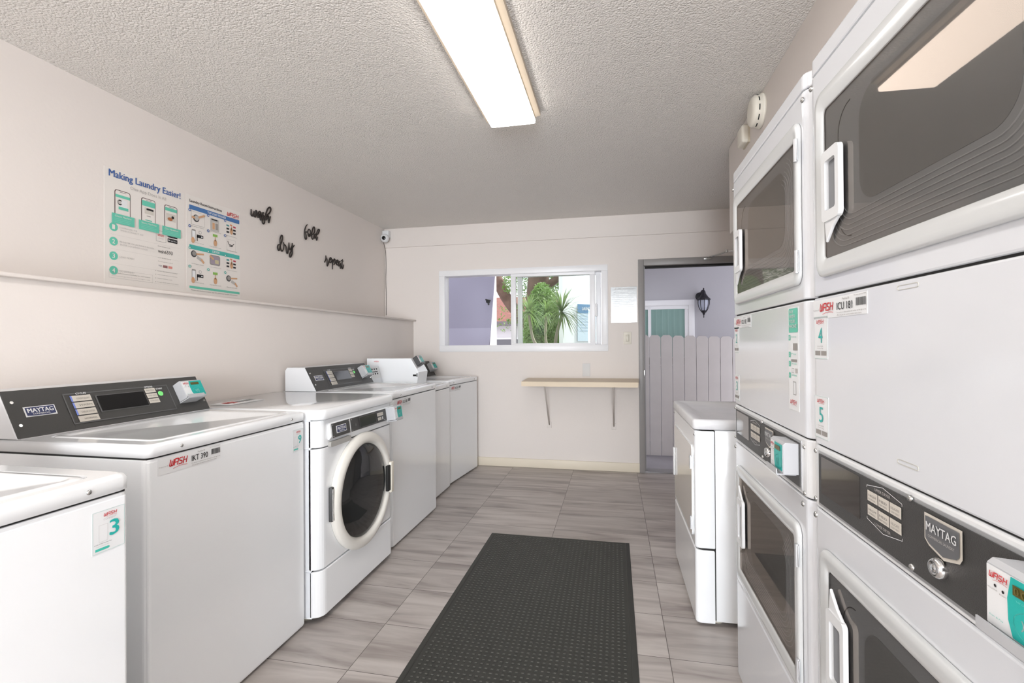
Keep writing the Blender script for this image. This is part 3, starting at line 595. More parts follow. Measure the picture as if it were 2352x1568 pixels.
def top_washer(loc, rotz, label, W=.745, Ht=.965, co=.50, num=None, code=None, console='dark', D=.735, zb=.014, ready=True):
    t = thing('washing_machine', label, 'washing machine', loc, rotz, 'top-loading washers along the left wall')
    lt = .040                                   # thickness of the top
    MB().prism(front_round(0, W, 0, D, .018), zb, Ht-lt-.005, WHITE, bev=.002).build('cabinet', t)
    b = MB(); b.prism(front_round(.004, W-.004, -.0012, .02, .009), zb+.004, Ht-lt-.012, WHITE, bev=.003); b.build('front_panel', t)
    MB().box(.006, .006, Ht-lt-.006, W-.006, D-.01, Ht-lt+.002, DARKP).build('gap_strip', t)
    # top: rounded slab with a sunken lid well
    b = MB(); o = lambda e, z: [(x, y, z) for x, y in front_round(-.001+e, W+.001-e, -.006+e, D, .022)]
    b.loft([o(.004, Ht-lt), o(0, Ht-lt+.003), o(0, Ht-.010), o(.004, Ht-.003), o(.012, Ht)], WHITE, caps=(True, False))
    wl = rrect(.055, .032, W-.055, co-.035, .03, 4); n = len(wl)
    # top surface as a ring between the outer outline and the lid well
    b2 = bmesh.new(); ov = [b2.verts.new(p) for p in o(.012, Ht)]; iv = [b2.verts.new((x, y, Ht)) for x, y in wl]
    eo = [b2.edges.new((ov[i], ov[(i+1) % len(ov)])) for i in range(len(ov))]; ei = [b2.edges.new((iv[i], iv[(i+1) % n])) for i in range(n)]
    bmesh.ops.triangle_fill(b2, use_beauty=True, edges=eo+ei, use_dissolve=False)
    bmesh.ops.recalc_face_normals(b2, faces=b2.faces); b.merge(b2, WHITE)
    b.loft([[(x, y, Ht) for x, y in wl], [(x, y, Ht-.009) for x, y in rrect(.058, .035, W-.058, co-.038, .028, 4)]], WHITE)
    b.build('top_panel', t)
    b = MB(); L = lambda e, z: [(x, y, z) for x, y in rrect(.060+e, .037+e, W-.060-e, co-.040-e, .026, 4)]
    b.loft([L(0, Ht-.010), L(0, Ht-.004), L(.004, Ht+.001), L(.018, Ht+.0015), L(.028, Ht-.003)], WHITE, caps=(True, True))
    lid = b.build('lid', t)
    screws(t, ((.115, Ht-lt/2-.002, -.006), (W-.095, Ht-lt/2-.002, -.006)))
    feet(t, (.05, W-.05), (.05, D-.05))
    a = math.atan2(.085, .158); Vn = Vector((0, math.sin(a), math.cos(a))); Nn = Vector((0, -math.cos(a), math.sin(a)))
    if console == 'dark':
        hz = .152; y0 = co; y1 = co+hz*math.tan(a)
        b = MB(); b.prism([(y0, Ht), (y1, Ht+hz), (D-.03, Ht+hz), (D-.015, Ht+hz-.02), (D-.015, Ht)], 0, W, mat('console_shell', (222, 223, 225), .35), axis='x', bev=.003)
        cs = b.build('console', t)
        oo = Vector((0, y0, Ht)); L_ = hz/math.cos(a)
        def CP(u, v, n_=0): return tuple(oo+Vector((u, 0, 0))+Vn*v+Nn*n_)
        d = Decal(CP(0, .0), V=Vn, N=Nn, lift=.003); d.base(.002, .002, W-.002, L_-.001, CHAR); d.build('control_panel', cs)
        d = Decal(CP(0, 0, .003), V=Vn, N=Nn, lift=.0012)
        d.frame(.172, .022, .585, .142, .004, mat('panel_edge', (96, 96, 97), .35), 1); d.rect(.176, .026, .581, .138, CHAR, 0)
        d.rect(.276, .055, .47, .124, mat('panel_edge', (96, 96, 97), .35), 2); d.rect(.281, .058, .467, .121, BLACK, 3)
        for i, tx in enumerate(('COLD/COLORS', 'WARM', 'DELICATES', 'NORMAL')): d.rect(.198, .108-.027*i, .262, .131-.027*i, BEIGE, 2); d.text(tx, .21, .115-.027*i, .045, .007, GREYI, 3); d.rect(.192, .108-.027*i, .198, .131-.027*i, mat('cycle_blue', (120, 140, 216), .5) if i < 3 else BEIGE, 2)
        d.text('CYCLES', .213, .1345, .036, .007, LABEL, 3, bold=.01); d.text('OPTIONS', .478, .1345, .036, .007, LABEL, 3, bold=.01); d.text('START', .525, .122, .03, .007, LABEL, 3, bold=.01)
        for i, tx in enumerate(('PERM PRESS', 'SUPER WASH', 'EXTRA RINSE')): d.rect(.475, .112-.024*i, .522, .132-.024*i, BEIGE, 2); d.text(tx, .480, .119-.024*i, .036, .006, GREYI, 3)
        d.build('cycle_display', cs)
        b = MB(); b.merge(_disc(CP(.541, .104, .006), Nn, .0115, .002), GREENB); b.build('start_button', cs)
        badge(cs, CP(.045, .072, .0032), .092, .036, Vn, Nn)
        for u, v in ((.02, .128), (.02, .045), (W-.015, .045)): b = MB(); b.merge(_disc(CP(u, v, .005), Nn, .006, .003), STEEL); b.build('screw', cs)
        if ready: card_reader(t, CP(.612, .052, .003), Vn, Nn, .108, .085, .045, digits='')
    if num: number_sticker(t, num, W-.086, Ht-.166, w=.073, h=.094, y=-.0014)
    if code: asset_label(t, code, .035, Ht-.100, y=-.0016)
    return t, a, Vn, Nn
def _disc(p, N, r, th, n=16):
    b2 = bmesh.new(); bmesh.ops.create_cone(b2, cap_ends=True, segments=n, radius1=r, radius2=r*.85, depth=th)
    b2.transform(Matrix.Translation(Vector(p)) @ Vector(N).to_track_quat('Z', 'Y').to_matrix().to_4x4()); return b2

# left row, facing +X: local x -> +Y, local y (into the machine) -> -X
R90 = PI/2
top_washer((-1.130, .197, 0), R90, 'white top-loading washer nearest the viewer with teal sticker 3', num='3')
top_washer((-1.365, 1.190, 0), R90, 'white top-loading washer with dark console, sticker 9 and code IKT 390', W=.753, num='9', code='IKT 390', D=.74)
top_washer((-1.345, 2.775, 0), R90, 'white top-loading washer with dark console beyond the front-loading washer', W=.755, co=.52, code='ICU 305', D=.76)
# W5: white console with six black buttons and a white coin box
t, a, Vn, Nn = top_washer((-1.43, 3.545, 0), R90, 'white washer with a tall white coin box and six black buttons on its console', W=.55, Ht=.925, co=.49, console='', D=.675)
b = MB(); b.prism([(.505, .925), (.55, 1.085), (.64, 1.085), (.64, .925)], .0, .290, WSIDE, axis='x', bev=.003); cs = b.build('console', t)
a5 = math.atan2(.045, .16); V5 = Vector((0, math.sin(a5), math.cos(a5))); N5 = Vector((0, -math.cos(a5), math.sin(a5)))
d = Decal((0, .505, .925), V=V5, N=N5)
d.base(.005, .06, .285, .158, LABEL); d.rect(.01, .085, .13, .14, CHAR2, 1)
for i in range(3):
    for j in range(2): d.rect(.150+.038*i, .092+.040*j, .170+.038*i, .104+.040*j, INK, 2)
d.rect(.150, .112, .245, .118, INK, 2); d.build('button_panel', cs)
b = MB(); b.prism([(.20, .928), (.185, 1.03), (.255, 1.145), (.66, 1.145), (.66, .928)], .292, .50, WHITE, axis='x', bev=.004); cb = b.build('coin_box', t)
d = Decal((.2915, 0, 0), (0, -1, 0), (0, 0, 1), (-1, 0, 0)); d.wash(-.59, 1.115, .045, .010); d.build('logo_sticker', cb)
b = MB(); b.box(.285, .195, .99, .292, .20, 1.02, DARKP); b.box(.2905, .205, .995, .292, .235, 1.01, DARKP); b.build('lock_slot', cb)
card_reader(t, (.33, .222, 1.075), Vector((0, .5, .85)), Vector((0, -.85, .5)), .095, .08, .05, digits='', dark=True)
# W6: last one, turned slightly
ang6 = math.atan2(.70, .072)
top_washer((-1.452, 4.105, 0), ang6, 'white top-loading washer in the far corner with dark console', W=.70, Ht=.935, co=.47, code='IIU 210', D=.62)

# ------------------------------------------------------------------ front-loading washer
t = thing('washing_machine', 'front-loading washer with round cream-rimmed glass door, code IIB 338', 'washing machine', (-1.300, 1.957, 0), R90)
W, D = .745, .80
MB().box(.01, .044, .035, W-.01, .05, .92, DARKP).build('gap_strip', t)
MB().prism([(0, .0462), (W, .0462), (W, D), (0, D)], .03, .925, WSIDE, bev=.002).build('cabinet', t)
b = MB(); o = lambda e, z: [(x, y, z) for x, y in front_round(-.002+e, W+.002-e, -.012+e, D, .045, 7)]
b.loft([o(.004, .921), o(0, .926), o(0, .953), o(.004, .963), o(.014, .968)], WHITE, caps=(True, True)); b.build('top_panel', t)
fr = lambda y0, y1, r=.05: front_round(.0, W, y0, y1, r, 7)
b = MB(); b.prism(fr(.003, .045), .795, .918, WHITE, bev=.003)
b.prism([(.0, .900), (-.006, .892), (-.014, .835), (-.004, .822), (.02, .822)], .07, .735, WHITE, axis='x', bev=.003); b.build('fascia', t)
b = MB(); b.prism(rrect(.072, .787, .25, .812, .008, 3), -.012, .004, mat('recess_grey', (170, 168, 164), .5), axis='y'); b.build('dispenser_pull', t)
b = MB(); b.prism(fr(.004, .045), .243, .790, WHITE, bev=.003); b.build('front_panel', t)
b = MB(); b.prism(fr(.000, .045), .030, .237, WHITE, bev=.004); b.build('kick_panel', t)
aa = math.atan2(.008, .057); Va = Vector((0, .139, .990)); Na = Vector((0, -.990, .139))
oo = Vector((0, -.014, .835))
def CF(u, v, n_=0): return tuple(oo+Vector((u, 0, 0))+Va*v+Na*n_)
d = Decal(CF(.082, -.006, .001), V=Va, N=Na, lift=.002); d.base(0, 0, .152, .066, CHAR); d.build('badge_plate', t)
badge(t, CF(.115, .010, .0032), .086, .034, Va, Na)
d = Decal(CF(.246, -.006, .001), V=Va, N=Na, lift=.002); d.base(0, 0, .44, .066, CHAR); p = d.build('control_panel', t)
d = Decal(CF(.246, -.006, .003), V=Va, N=Na, lift=.001); d.rect(.080, .006, .255, .060, mat('panel_edge', (96, 96, 97), .35)); d.rect(.083, .008, .252, .058, mat('green_black_display', (22, 34, 30), .12), 2)
d.rect(.268, .035, .338, .053, BEIGE, 2); d.text('SELECT CYCLE', .274, .041, .058, .007, GREYI, 3); d.rect(.272, .012, .312, .028, BEIGE, 2); d.text('START', .279, .017, .026, .006, GREYI, 3); d.rect(.322, .012, .332, .028, LABEL, 2); d.disc(.042, .028, .008, mat('panel_edge', (96, 96, 97), .35))
d.build('cycle_display', p)
for u, v in ((.088, .0), (.228, .0), (.088, .053), (.228, .053), (.253, .0), (.253, .053), (.60, .0)): b = MB(); b.merge(_disc(CF(u, v, .003), Na, .0035, .003), STEEL); b.build('screw', t)
card_reader(t, CF(.625, -.012, .001), Va, Na, .098, .078, .055, digits='')
asset_label(t, 'IIB 338', .10, .9686, w=.25, h=.12, y=.56, U=(1, 0, 0), V=(0, 1, 0), N=(0, 0, 1))
# round door
dc = (.374, -.0, .508)
b = MB(); b.lathe([(.292, .003), (.296, -.012), (.290, -.024), (.272, -.033), (.252, -.034), (.243, -.026), (.236, -.012)], mat('ring_cream', (228, 225, 218), .35), dc, 'y', 72)
dr = b.build('door', t, label='round cream door ring')
b = MB(); b.lathe([(.0, -.050), (.08, -.048), (.16, -.040), (.21, -.028), (.238, -.012)], WGLASS, dc, 'y', 64); b.build('door_glass', dr)
DRUM = mat('drum_steel', (92, 90, 90), .35, metal=.6)
b = MB(); b.lathe([(.237, -.004), (.20, .001), (.0, .0025)], mat('dark_drum', (84, 84, 86), .5), dc, 'y', 48); b.build('drum_opening', dr)
b = MB(); b.lathe([(.236, -.006), (.215, -.002), (.20, -.0015), (.18, .0005)], DRUM, dc, 'y', 48); b.build('gasket', dr)
b = MB(); b.box(dc[0]+.214, -.042, .430, dc[0]+.250, -.026, .575, DARKP, r=.004); b.box(dc[0]+.246, -.046, .415, dc[0]+.282, -.020, .590, IVORY, r=.006); b.build('door_handle', dr)
b = MB(); b.box(dc[0]-.302, -.014, .440, dc[0]-.280, .002, .600, CHAR2, r=.003); b.cyl((dc[0]-.293, -.016, .447), (dc[0]-.293, -.016, .593), .005, STEEL, n=12); b.build('hinge', dr)
feet(t, (.05, W-.05), (.10, D-.06), .03)

# ------------------------------------------------------------------ dryers
def port_door(parent, x0, z0, x1, z1, gx0, gz0, gx1, gz1, hz0, hz1, yf=0, hinge_s=1, glass=True):
    """raised door frame with recessed tinted glass, pull handle at left, hinges at right"""
    b = MB(); n = 6
    O = rrect(x0, z0, x1, z1, .030, n); O1 = rrect(x0+.004, z0+.004, x1-.004, z1-.004, .028, n); I0 = rrect(gx0-.022, gz0-.022, gx1+.022, gz1+.022, .022, n); I1 = rrect(gx0-.012, gz0-.012, gx1+.012, gz1+.012, .016, n); I2 = rrect(gx0, gz0, gx1, gz1, .010, n); I3 = rrect(gx0+.002, gz0+.002, gx1-.002, gz1-.002, .010, n)
    L = lambda p, y: [(x, y, z) for x, z in p]
    b.loft([L(O, yf-.0005), L(O, yf-.007), L(O1, yf-.010), L(I0, yf-.010), L(I1, yf-.008), L(I2, yf-.0065), L(I3, yf-.0035)], SHEET)
    dr = b.build('door', parent)
    if glass:
        MB().prism(rrect(gx0+.001, gz0+.001, gx1-.001, gz1-.001, .009, 4), yf-.0052, yf-.0034, DGLASS, axis='y').build('door_glass', dr)
        GI = mat('inner_door_grey', (176, 177, 178), .45)
        b = MB(); b.prism(rrect(gx0+.001, gz0+.001, gx1-.001, gz1-.001, .009, 4), yf-.0012, yf-.0004, GI, axis='y')
        # pressed ribs of the inner door pan
        cw, ch = gx1-gx0, gz1-gz0
        RIB = mat('rib_grey', (206, 206, 206), .4)
        for k in range(7):
            e = .014+.0095*k; rr = rrect(gx0+e, gz0+e, gx1-e, gz1-e, .075-.004*k, 8)
            path = rr[20:36]+rr[0:7]
            b.tube([(x, yf-.0014, z) for x, z in path], .0012, RIB, n=5)
        e = .082; b.tube([(x, yf-.0013, z) for x, z in rrect(gx0+.06, gz0+.03, gx0+.3, gz1-.03, .05, 8)[9:27]], .0011, mat('groove_dark', (92, 92, 92), .5), n=5); b.prism(rrect(gx0+e+.06, gz0+e, gx1-e, gz1-e+.045, .05, 8), yf-.0018, yf-.0012, mat('drum_dark', (150, 150, 148), .35), axis='y')
        b.build('inner_pan', dr)
    b = MB(); hx = x0+.056; hw = .076; m_ = hx+.03
    ho = rrect(hx, hz0, hx+hw, hz1, .012, 4); hi = rrect(hx+.015, hz0+.022, hx+hw-.015, hz1-.022, .006, 4)
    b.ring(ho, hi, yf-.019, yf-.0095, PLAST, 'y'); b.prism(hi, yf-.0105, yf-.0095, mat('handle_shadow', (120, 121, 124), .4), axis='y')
    for zz, sg in (((hz1-.003, 1),) if z0 < 1 else ((hz0+.003, -1),)): b.prism([(hx+.006, zz), (hx+hw-.006, zz), (hx+.040, zz+sg*.018), (hx+.012, zz+sg*.045)], yf-.016, yf-.0095, PLAST, axis='y', bev=.002)
    b.build('handle', dr)
    for z in (z0+.055, z1-.075):
        b = MB(); b.cyl((x1-.003, yf-.012, z-.028), (x1-.003, yf-.012, z+.028), .005, ALU, n=10); b.box(x1-.013, yf-.0125, z-.026, x1+.006, yf-.0095, z+.026, ALU, r=.001); b.build('hinge', dr)
    return dr

def stack_dryer(loc, rotz, label, nums, code, extra=False, digits='0004'):
    t = thing('stacked_dryer', label, 'dryer', loc, rotz, 'stacked tumble dryers on the right')
    W, D, r = .745, .70, .028
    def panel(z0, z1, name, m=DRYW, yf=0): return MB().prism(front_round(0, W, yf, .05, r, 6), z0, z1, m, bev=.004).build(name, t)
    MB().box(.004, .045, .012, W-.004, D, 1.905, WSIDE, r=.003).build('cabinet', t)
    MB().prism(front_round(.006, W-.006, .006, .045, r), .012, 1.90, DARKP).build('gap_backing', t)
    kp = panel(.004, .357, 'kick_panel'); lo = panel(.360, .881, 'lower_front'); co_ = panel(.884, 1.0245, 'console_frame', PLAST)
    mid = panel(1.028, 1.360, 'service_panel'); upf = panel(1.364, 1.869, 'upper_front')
    b = MB(); b.prism(front_round(0, W, 0, .06, r, 6), 1.872, 1.910, DRYW, bev=.004); b.build('top_cap', t)
    # console face
    d = Decal((0, 0, 0), lift=.002); d.base(.040, .893, .697, 1.015, ALU); d.build('bezel', co_)
    d = Decal((0, -.002, 0), lift=.002); d.base(.047, .899, .690, 1.009, CHAR); cp_ = d.build('control_panel', co_)
    MB().prism(rrect(.060, .924, .226, 1.005, .003, 2), -.0046, -.0041, mat('smoked_display', (40, 36, 34), .05, coat=1), axis='y').build('display_window', co_)
    d = Decal((0, -.004, 0), lift=.0006); kc = BEIGE
    for i in range(3):
        for j in range(2): d.rect(.255+.035*i, .970-.026*j, .288+.035*i, .989-.026*j, kc); d.text(('HIGH', 'MED', 'DELICATE')[i], .259+.035*i, .979-.026*j, .024, .004, GREYI); d.text(('NORMAL', 'PERM PRESS', 'LOW HEAT')[i], .259+.035*i, .973-.026*j, .024, .003, GREYI)
    d.line([(.253, .993), (.253, .997), (.305, 1.006), (.360, .996), (.360, .992)], .001, LABEL); d.line([(.253, .940), (.253, .936), (.305, .926), (.360, .936), (.360, .940)], .001, LABEL)
    d.text('UPPER DRYER', .280, .994, .048, .005, LGI); d.text('LOWER DRYER', .280, .933, .048, .005, LGI); d.build('cycle_keys', cp_)
    d = Decal((0, -.004, 0), lift=.0012); d.poly([(.418, 1.004), (.418, .965), (.428, .957), (.460, .948), (.492, .957), (.497, .965), (.497, 1.004)], mat('badge_silver', (206, 200, 190), .4)); d.poly([(.422, 1.000), (.422, .967), (.430, .961), (.460, .953), (.488, .961), (.493, .967), (.493, 1.000)], mat('badge_grey', (104, 105, 108), .4), 2)
    d.text('MAYTAG', .426, .980, .063, .013, LABEL, 3, bold=.02); d.text('COMMERCIAL LAUNDRY', .430, .971, .055, .004, LGI, 3); d.build('brand_badge', cp_, label='shield badge reading MAYTAG')
    b = MB(); b.lathe([(0, -.016), (.005, -.016), (.006, -.013), (.008, -.016), (.011, -.016), (.0145, -.012), (.0145, -.004)], CHROME, (.452, 0, .934), 'y', 24); b.build('lock', cp_)
    screws(co_, [(x, z, -.004 if .1 < x < .6 else 0) for x, z in ((.022, 1.010), (.020, .900), (.380, 1.012), (.383, .905), (.712, 1.004), (.712, .892))])
    screws(lo, [(x, .862, 0) for x in (.018, .700)], .007); screws(upf, [(x, 1.848, 0) for x in (.016, .722)], .007)
    card_reader(t, (.588, -.004, .928), w=.100, h=.080, dp=.036, digits=digits)
    port_door(t, .056, .392, .694, .806, .090, .428, .656, .768, .535, .700, yf=-.0005)
    port_door(t, .056, 1.402, .712, 1.806, .090, 1.438, .678, 1.764, 1.512, 1.660, yf=-.0005)
    # stickers on the blank service panel
    asset_label(t, code, .018, 1.312, w=.235, h=.042, y=-.0003)
    for i, n_ in enumerate(nums):
        z = 1.222-.178*i; d = Decal((.022, -.0003, z)); d.base(0, 0, .068, .095, LABEL); d.frame(.001, .001, .067, .094, .0005, mat('teal_line', (170, 208, 202), .5)); d.wash(.015, .080, .036, .0075)
        d.text(n_, .024, .036, .020, .034, TEALD); d.text('Unlock WASH-', .018, .027, .03, .003, GREYI); d.text('Connect App', .018, .022, .03, .003, GREYI)
        for u in (.006, .036): d.rect(u, .008, u+.026, .018, GREYI, 1)
        d.build('number_sticker', t, label='sticker with teal number %s' % n_)
    if extra:
        d = Decal((.612, -.0003, 1.085)); d.base(0, 0, .072, .265, LABEL); d.rect(.004, .200, .068, .262, POSTT, 1, .004)
        for i, tx in enumerate(('PAY', 'WITH', 'YOUR', 'PHONE')): d.text(tx, .010, .249-.0125*i, .013*len(tx)*.78, .009, LABEL, 2, bold=.02)
        for i, z in enumerate((.180, .136, .112, .082)): d.rect(.002, z, .016, z+.014, POSTT, 1); d.text(str(i+1), .006, z+.003, .005, .008, LABEL, 2); d.text(('Download app', 'Pay', 'Pick unit', 'Add funds')[i], .024, z+.006, .035, .005, POSTT, 2)
        d.rect(.034, .154, .064, .172, GREYI, 1); d.rect(.020, .124, .060, .131, GREYI, 1, .002); d.frame(.024, .096, .04, .108, .001, GREYI); d.rect(.048, .096, .064, .108, LGI, 1); d.frame(.034, .040, .052, .074, .0015, GREYI, 1); d.wash(.012, .016, .045, .010)
        d.build('payment_sticker', t, label='teal pay with your phone sticker')
    return t
dd = stack_dryer((.452, 2.020, 0), -R90, 'stacked white dryer farther from the viewer with teal pay-with-phone sticker', ('2', '3'), 'ICU 182', extra=True, digits='')
A12 = math.radians(1.2)
nd = stack_dryer((.452, 1.262, 0), -R90-A12*-1 if False else -R90+A12*1, 'stacked white dryer nearest the viewer with stickers 4 and 5', ('4', '5'), 'ICU 181')
for x, z in ((.345, 1.352), (.340, 1.066)):
    b = MB(); P_ = rrect(x, z-.008, x+.055, z, .0035, 3); Q_ = rrect(x+.001, z-.007, x+.054, z-.001, .003, 3); b.ring(P_, Q_, -.0008, .0002, mat('scuff', (190, 188, 180), .5), 'y'); b.build('scuff_mark', nd)

# single dryer beyond the stacks
t = thing('single_dryer', 'low white single dryer standing between the stacked dryers and the doorway', 'dryer', (.345, 3.035, 0), -R90+math.radians(.2))
W, D, r = .745, .70, .022
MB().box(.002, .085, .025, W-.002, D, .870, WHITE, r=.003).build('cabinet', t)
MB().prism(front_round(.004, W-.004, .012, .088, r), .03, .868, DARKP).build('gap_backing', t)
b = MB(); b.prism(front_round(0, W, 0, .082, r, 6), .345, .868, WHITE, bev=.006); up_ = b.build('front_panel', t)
b = MB(); b.prism(front_round(0, W, .0, .080, r, 6), .014, .338, WHITE, bev=.006); b.build('kick_panel', t)
b = MB(); o = lambda e, z: [(x, y, z) for x, y in front_round(-.001+e, W+.001-e, -.006+e, D, .026, 6)]
i_ = lambda e, z: [(x, y, z) for x, y in front_round(.035+e, W-.035-e, .035+e, D-.04, .03, 6)]
b.loft([o(.003, .873), o(0, .877), o(0, .908), o(.004, .915), o(.010, .918), o(.020, .918), i_(0, .914), i_(.006, .911)], mat('worn_enamel', (228, 228, 230), .25, var=.04, vscale=9), caps=(True, True)); b.build('top_panel', t)
b = MB(); dO = rrect(.06, .375, .69, .79, .03, 5); b.prism(dO, -.006, .002, WHITE, axis='y', bev=.002); dr = b.build('door', t)
MB().prism(rrect(.064, .379, .686, .786, .028, 5), -.0068, -.0062, mat('door_skin', (222, 216, 208), .12, coat=.5), axis='y').build('door_skin', dr)
b = MB(); b.box(.085, -.018, .50, .105, -.006, .66, PLAST, r=.004); b.build('handle', dr)
for z in (.44, .715):
    b = MB(); b.cyl((.688, -.010, z-.03), (.688, -.010, z+.03), .006, ALU, n=10); b.box(.675, -.009, z-.028, .700, -.006, z+.028, ALU); b.build('hinge', dr)
screws(t, ((.015, .850, 0), (.728, .850, 0)), .006)
feet(t, (.06, W-.06), (.10, D-.06), .03)

# ------------------------------------------------------------------ outside
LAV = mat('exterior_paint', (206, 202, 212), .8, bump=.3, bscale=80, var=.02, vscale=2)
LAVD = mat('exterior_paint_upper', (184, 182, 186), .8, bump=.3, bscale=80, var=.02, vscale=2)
CONC = mat('concrete', (150, 146, 150), .8, bump=.3, bscale=60, var=.06, vscale=4)
struct(MB().box(-12, YB+.14, -.16, 8, 22, -.10, CONC), 'ground')
struct(MB().box(.24, YB+.14, -.10, 1.3, YB+.62, -.03, CONC), 'door_step', 'concrete step outside the door')
struct(MB().box(-3.2, YB+.0, 2.62, 3.2, YB+1.35, 2.72, LAV), 'eave', 'roof overhang added above the window and the door to block sun')  # unseen overhang, put in to keep sun out of the room
# picket fence outside the door
FEN = mat('fence_paint', (190, 184, 182), .7, bump=.3, bscale=50, var=.03, vscale=6)
fn = thing('picket_fence', 'lavender grey dog-ear picket fence outside the open door', 'fence', (0, 6.08, 0))
x = .28; k = 0
while x < 2.0:
    w_ = .134; z1 = 1.362-.004*k+random.uniform(-.003, .003); c_ = .028
    MB().prism([(x, -.09), (x+w_-.005, -.09), (x+w_-.005, z1-c_), (x+w_-.005-c_, z1), (x+c_, z1), (x, z1-c_)], 0, .018, FEN, axis='y', bev=.002).build('picket', fn)
    x += w_; k += 1
for z in (.18, 1.0): MB().box(.28, .019, z, 2.0, .055, z+.085, FEN).build('rail', fn)
# neighbouring wall with window and lantern
NY = 7.0
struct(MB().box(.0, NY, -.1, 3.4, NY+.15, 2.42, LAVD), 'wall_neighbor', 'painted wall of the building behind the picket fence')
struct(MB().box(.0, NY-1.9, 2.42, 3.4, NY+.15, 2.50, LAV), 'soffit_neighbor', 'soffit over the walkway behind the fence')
nw = tag(thing('window_2', 'white framed sliding window with green curtain behind the picket fence', None, (0, NY, 0)), kind='structure')
b = MB(); framebox(b, -.6+.8, .95, 1.07, 1.85, .075, -.035, .01, VINYL); framebox(b, .275, 1.02, .995, 1.775, .05, -.02, .02, VINYL); b.box(.46, -.025, 1.0, .50, .01, 1.78, VINYL, r=.002); b.build('window_frame', nw)
MB().box(.30, -.008, 1.03, .96, -.005, 1.74, PANE).build('pane', nw)
b = MB(); CUR = mat('green_curtain', (168, 190, 188), .8)
lp = [(.29+.66*i/60, -.003+.0022*math.sin(i*.9)) for i in range(61)]
b.loft([[(x_, y_, z) for x_, y_ in lp] for z in (1.02, 1.76)], CUR, closed=False); b.build('curtain', nw)
LM = mat('lantern_black', (32, 30, 36), .45)
lt_ = thing('wall_lantern', 'black carriage lantern on the wall behind the picket fence', 'lantern', (1.165, NY-.17, 1.80))
b = MB(); b.lathe([(0, .045), (.05, .045), (.05, .15), (.0, .17)][:0] or [(.0, .165), (.035, .16), (.045, .13)], LM, (-.0, 0, 0), 'z', 6)
b = MB(); b.lathe([(0, .19), (.008, .185), (.010, .17), (.005, .165), (.022, .145), (.030, .11), (.060, .065), (.085, .045), (.088, .028), (.078, .026), (.0, .03)], LM, (0, 0, 0), 'z', 8, smooth=False); b.build('cap', lt_)
b = MB(); b.lathe([(.066, .026), (.066, -.02), (.056, -.07), (.035, -.115), (.03, -.12)], mat('lantern_glass', (176, 180, 196), .2), (0, 0, 0), 'z', 8, smooth=False); b.build('glass_shade', lt_)
b = MB()
for i in range(8):
    a_ = 2*PI*i/8; b.tube([(r_*math.cos(a_), r_*math.sin(a_), z) for r_, z in ((.072, .03), (.073, -.02), (.062, -.07), (.038, -.118))], .004, LM, n=5)
b.lathe([(.04, -.112), (.036, -.13), (.018, -.145), (.014, -.165), (.006, -.17), (.005, -.205), (0, -.21)], LM, (0, 0, 0), 'z', 12); b.build('cage', lt_)
b = MB(); b.lathe([(0, .16), (.058, .16), (.055, .145), (.03, .138), (0, .137)], LM, (-.02, .01, .09), 'y', 20)
b.tube(smooth_path([(-.02, .15, .08), (-.015, .11, .13), (-.01, .05, .155), (0, 0, .15)]), .012, LM, n=8); b.build('wall_bracket', lt_)

# garden side seen through the window
GW = mat('stucco_lavender', (152, 149, 164), .85, bump=.3, bscale=60)
struct(MB().prism([(-6, -.1), (-1.902, -.1), (-1.601, 3.4), (-6, 3.4)], 6.88, 6.90, GW, axis='y'), 'wall_garden', 'lavender garden wall outside the window')  # slanted right edge draws the shadow line on the wall
b = MB(); b.loft([[(xb, 6.901, z), (-1.756, 7.2, z), (-6, 7.2, z), (-6, 6.901, z)] for z, xb in ((-.1, -1.902), (3.4, -1.601))], mat('stucco_sunlit', (246, 244, 240), .85), smooth=False, caps=(True, True))  # sunlit strip of the lavender wall, put in as white colour and shape
struct(b, 'wall_garden_sun_strip', 'white end of the garden wall standing in for its sunlit strip')
struct(MB().prism([(-6, -.1), (-1.904, -.1), (-1.770, 1.50), (-6, 1.50)], 6.872, 6.882, mat('stucco_lavender_low', (166, 163, 178), .85), axis='y'), 'trim_3', 'paler band along the foot of the garden wall')
hb = thing('hose_bib', 'small dark tap on the lavender wall outside the window', 'tap', (-1.80, 6.88, 1.88))
b = MB(); b.cyl((0, 0, 0), (0, -.06, 0), .022, DARKP, n=10); b.cyl((-.03, -.05, .03), (.045, -.05, .01), .011, DARKP, n=8); b.cyl((.01, -.05, 0), (.02, -.06, -.05), .012, DARKP, n=8); b.build('valve', hb)
# white wall and blue sign stand in for a pane reflection, angled into sun
SW = mat('white_stucco', (244, 245, 245), .85, bump=.2, bscale=60)
ww = MB(); ww.prism([(-.825, 7.95), (.615, 9.21), (.545, 9.29), (-.895, 8.03)], -.1, 3.2, SW); struct(ww, 'wall_white', 'white wall standing in for a reflection in the right half of the window')
uu = Vector((1.44, 1.26, 0)).normalized(); nn_ = Vector((1.26, -1.44, 0)).normalized()
d = Decal(Vector((-.825, 7.95, 1.52))+uu*.29+nn_*.012, uu, (0, 0, 1), nn_, lift=.004); d.base(0, -.22, .42, .40, mat('sign_pale', (206, 220, 232), .4)); d.rect(0, .25, .42, .40, mat('sign_blue', (96, 138, 176), .5)); d.text('LAUNDRY', .09, .30, .24, .05, LABEL, bold=.03)
for i in range(6): d.rect(.05, .2-.05*i, .34, .212-.05*i, mat('sign_text', (170, 188, 206), .5))
d.build('wall_sign', label='pale blue notice sign standing in for a poster mirrored in the window', cat='sign')
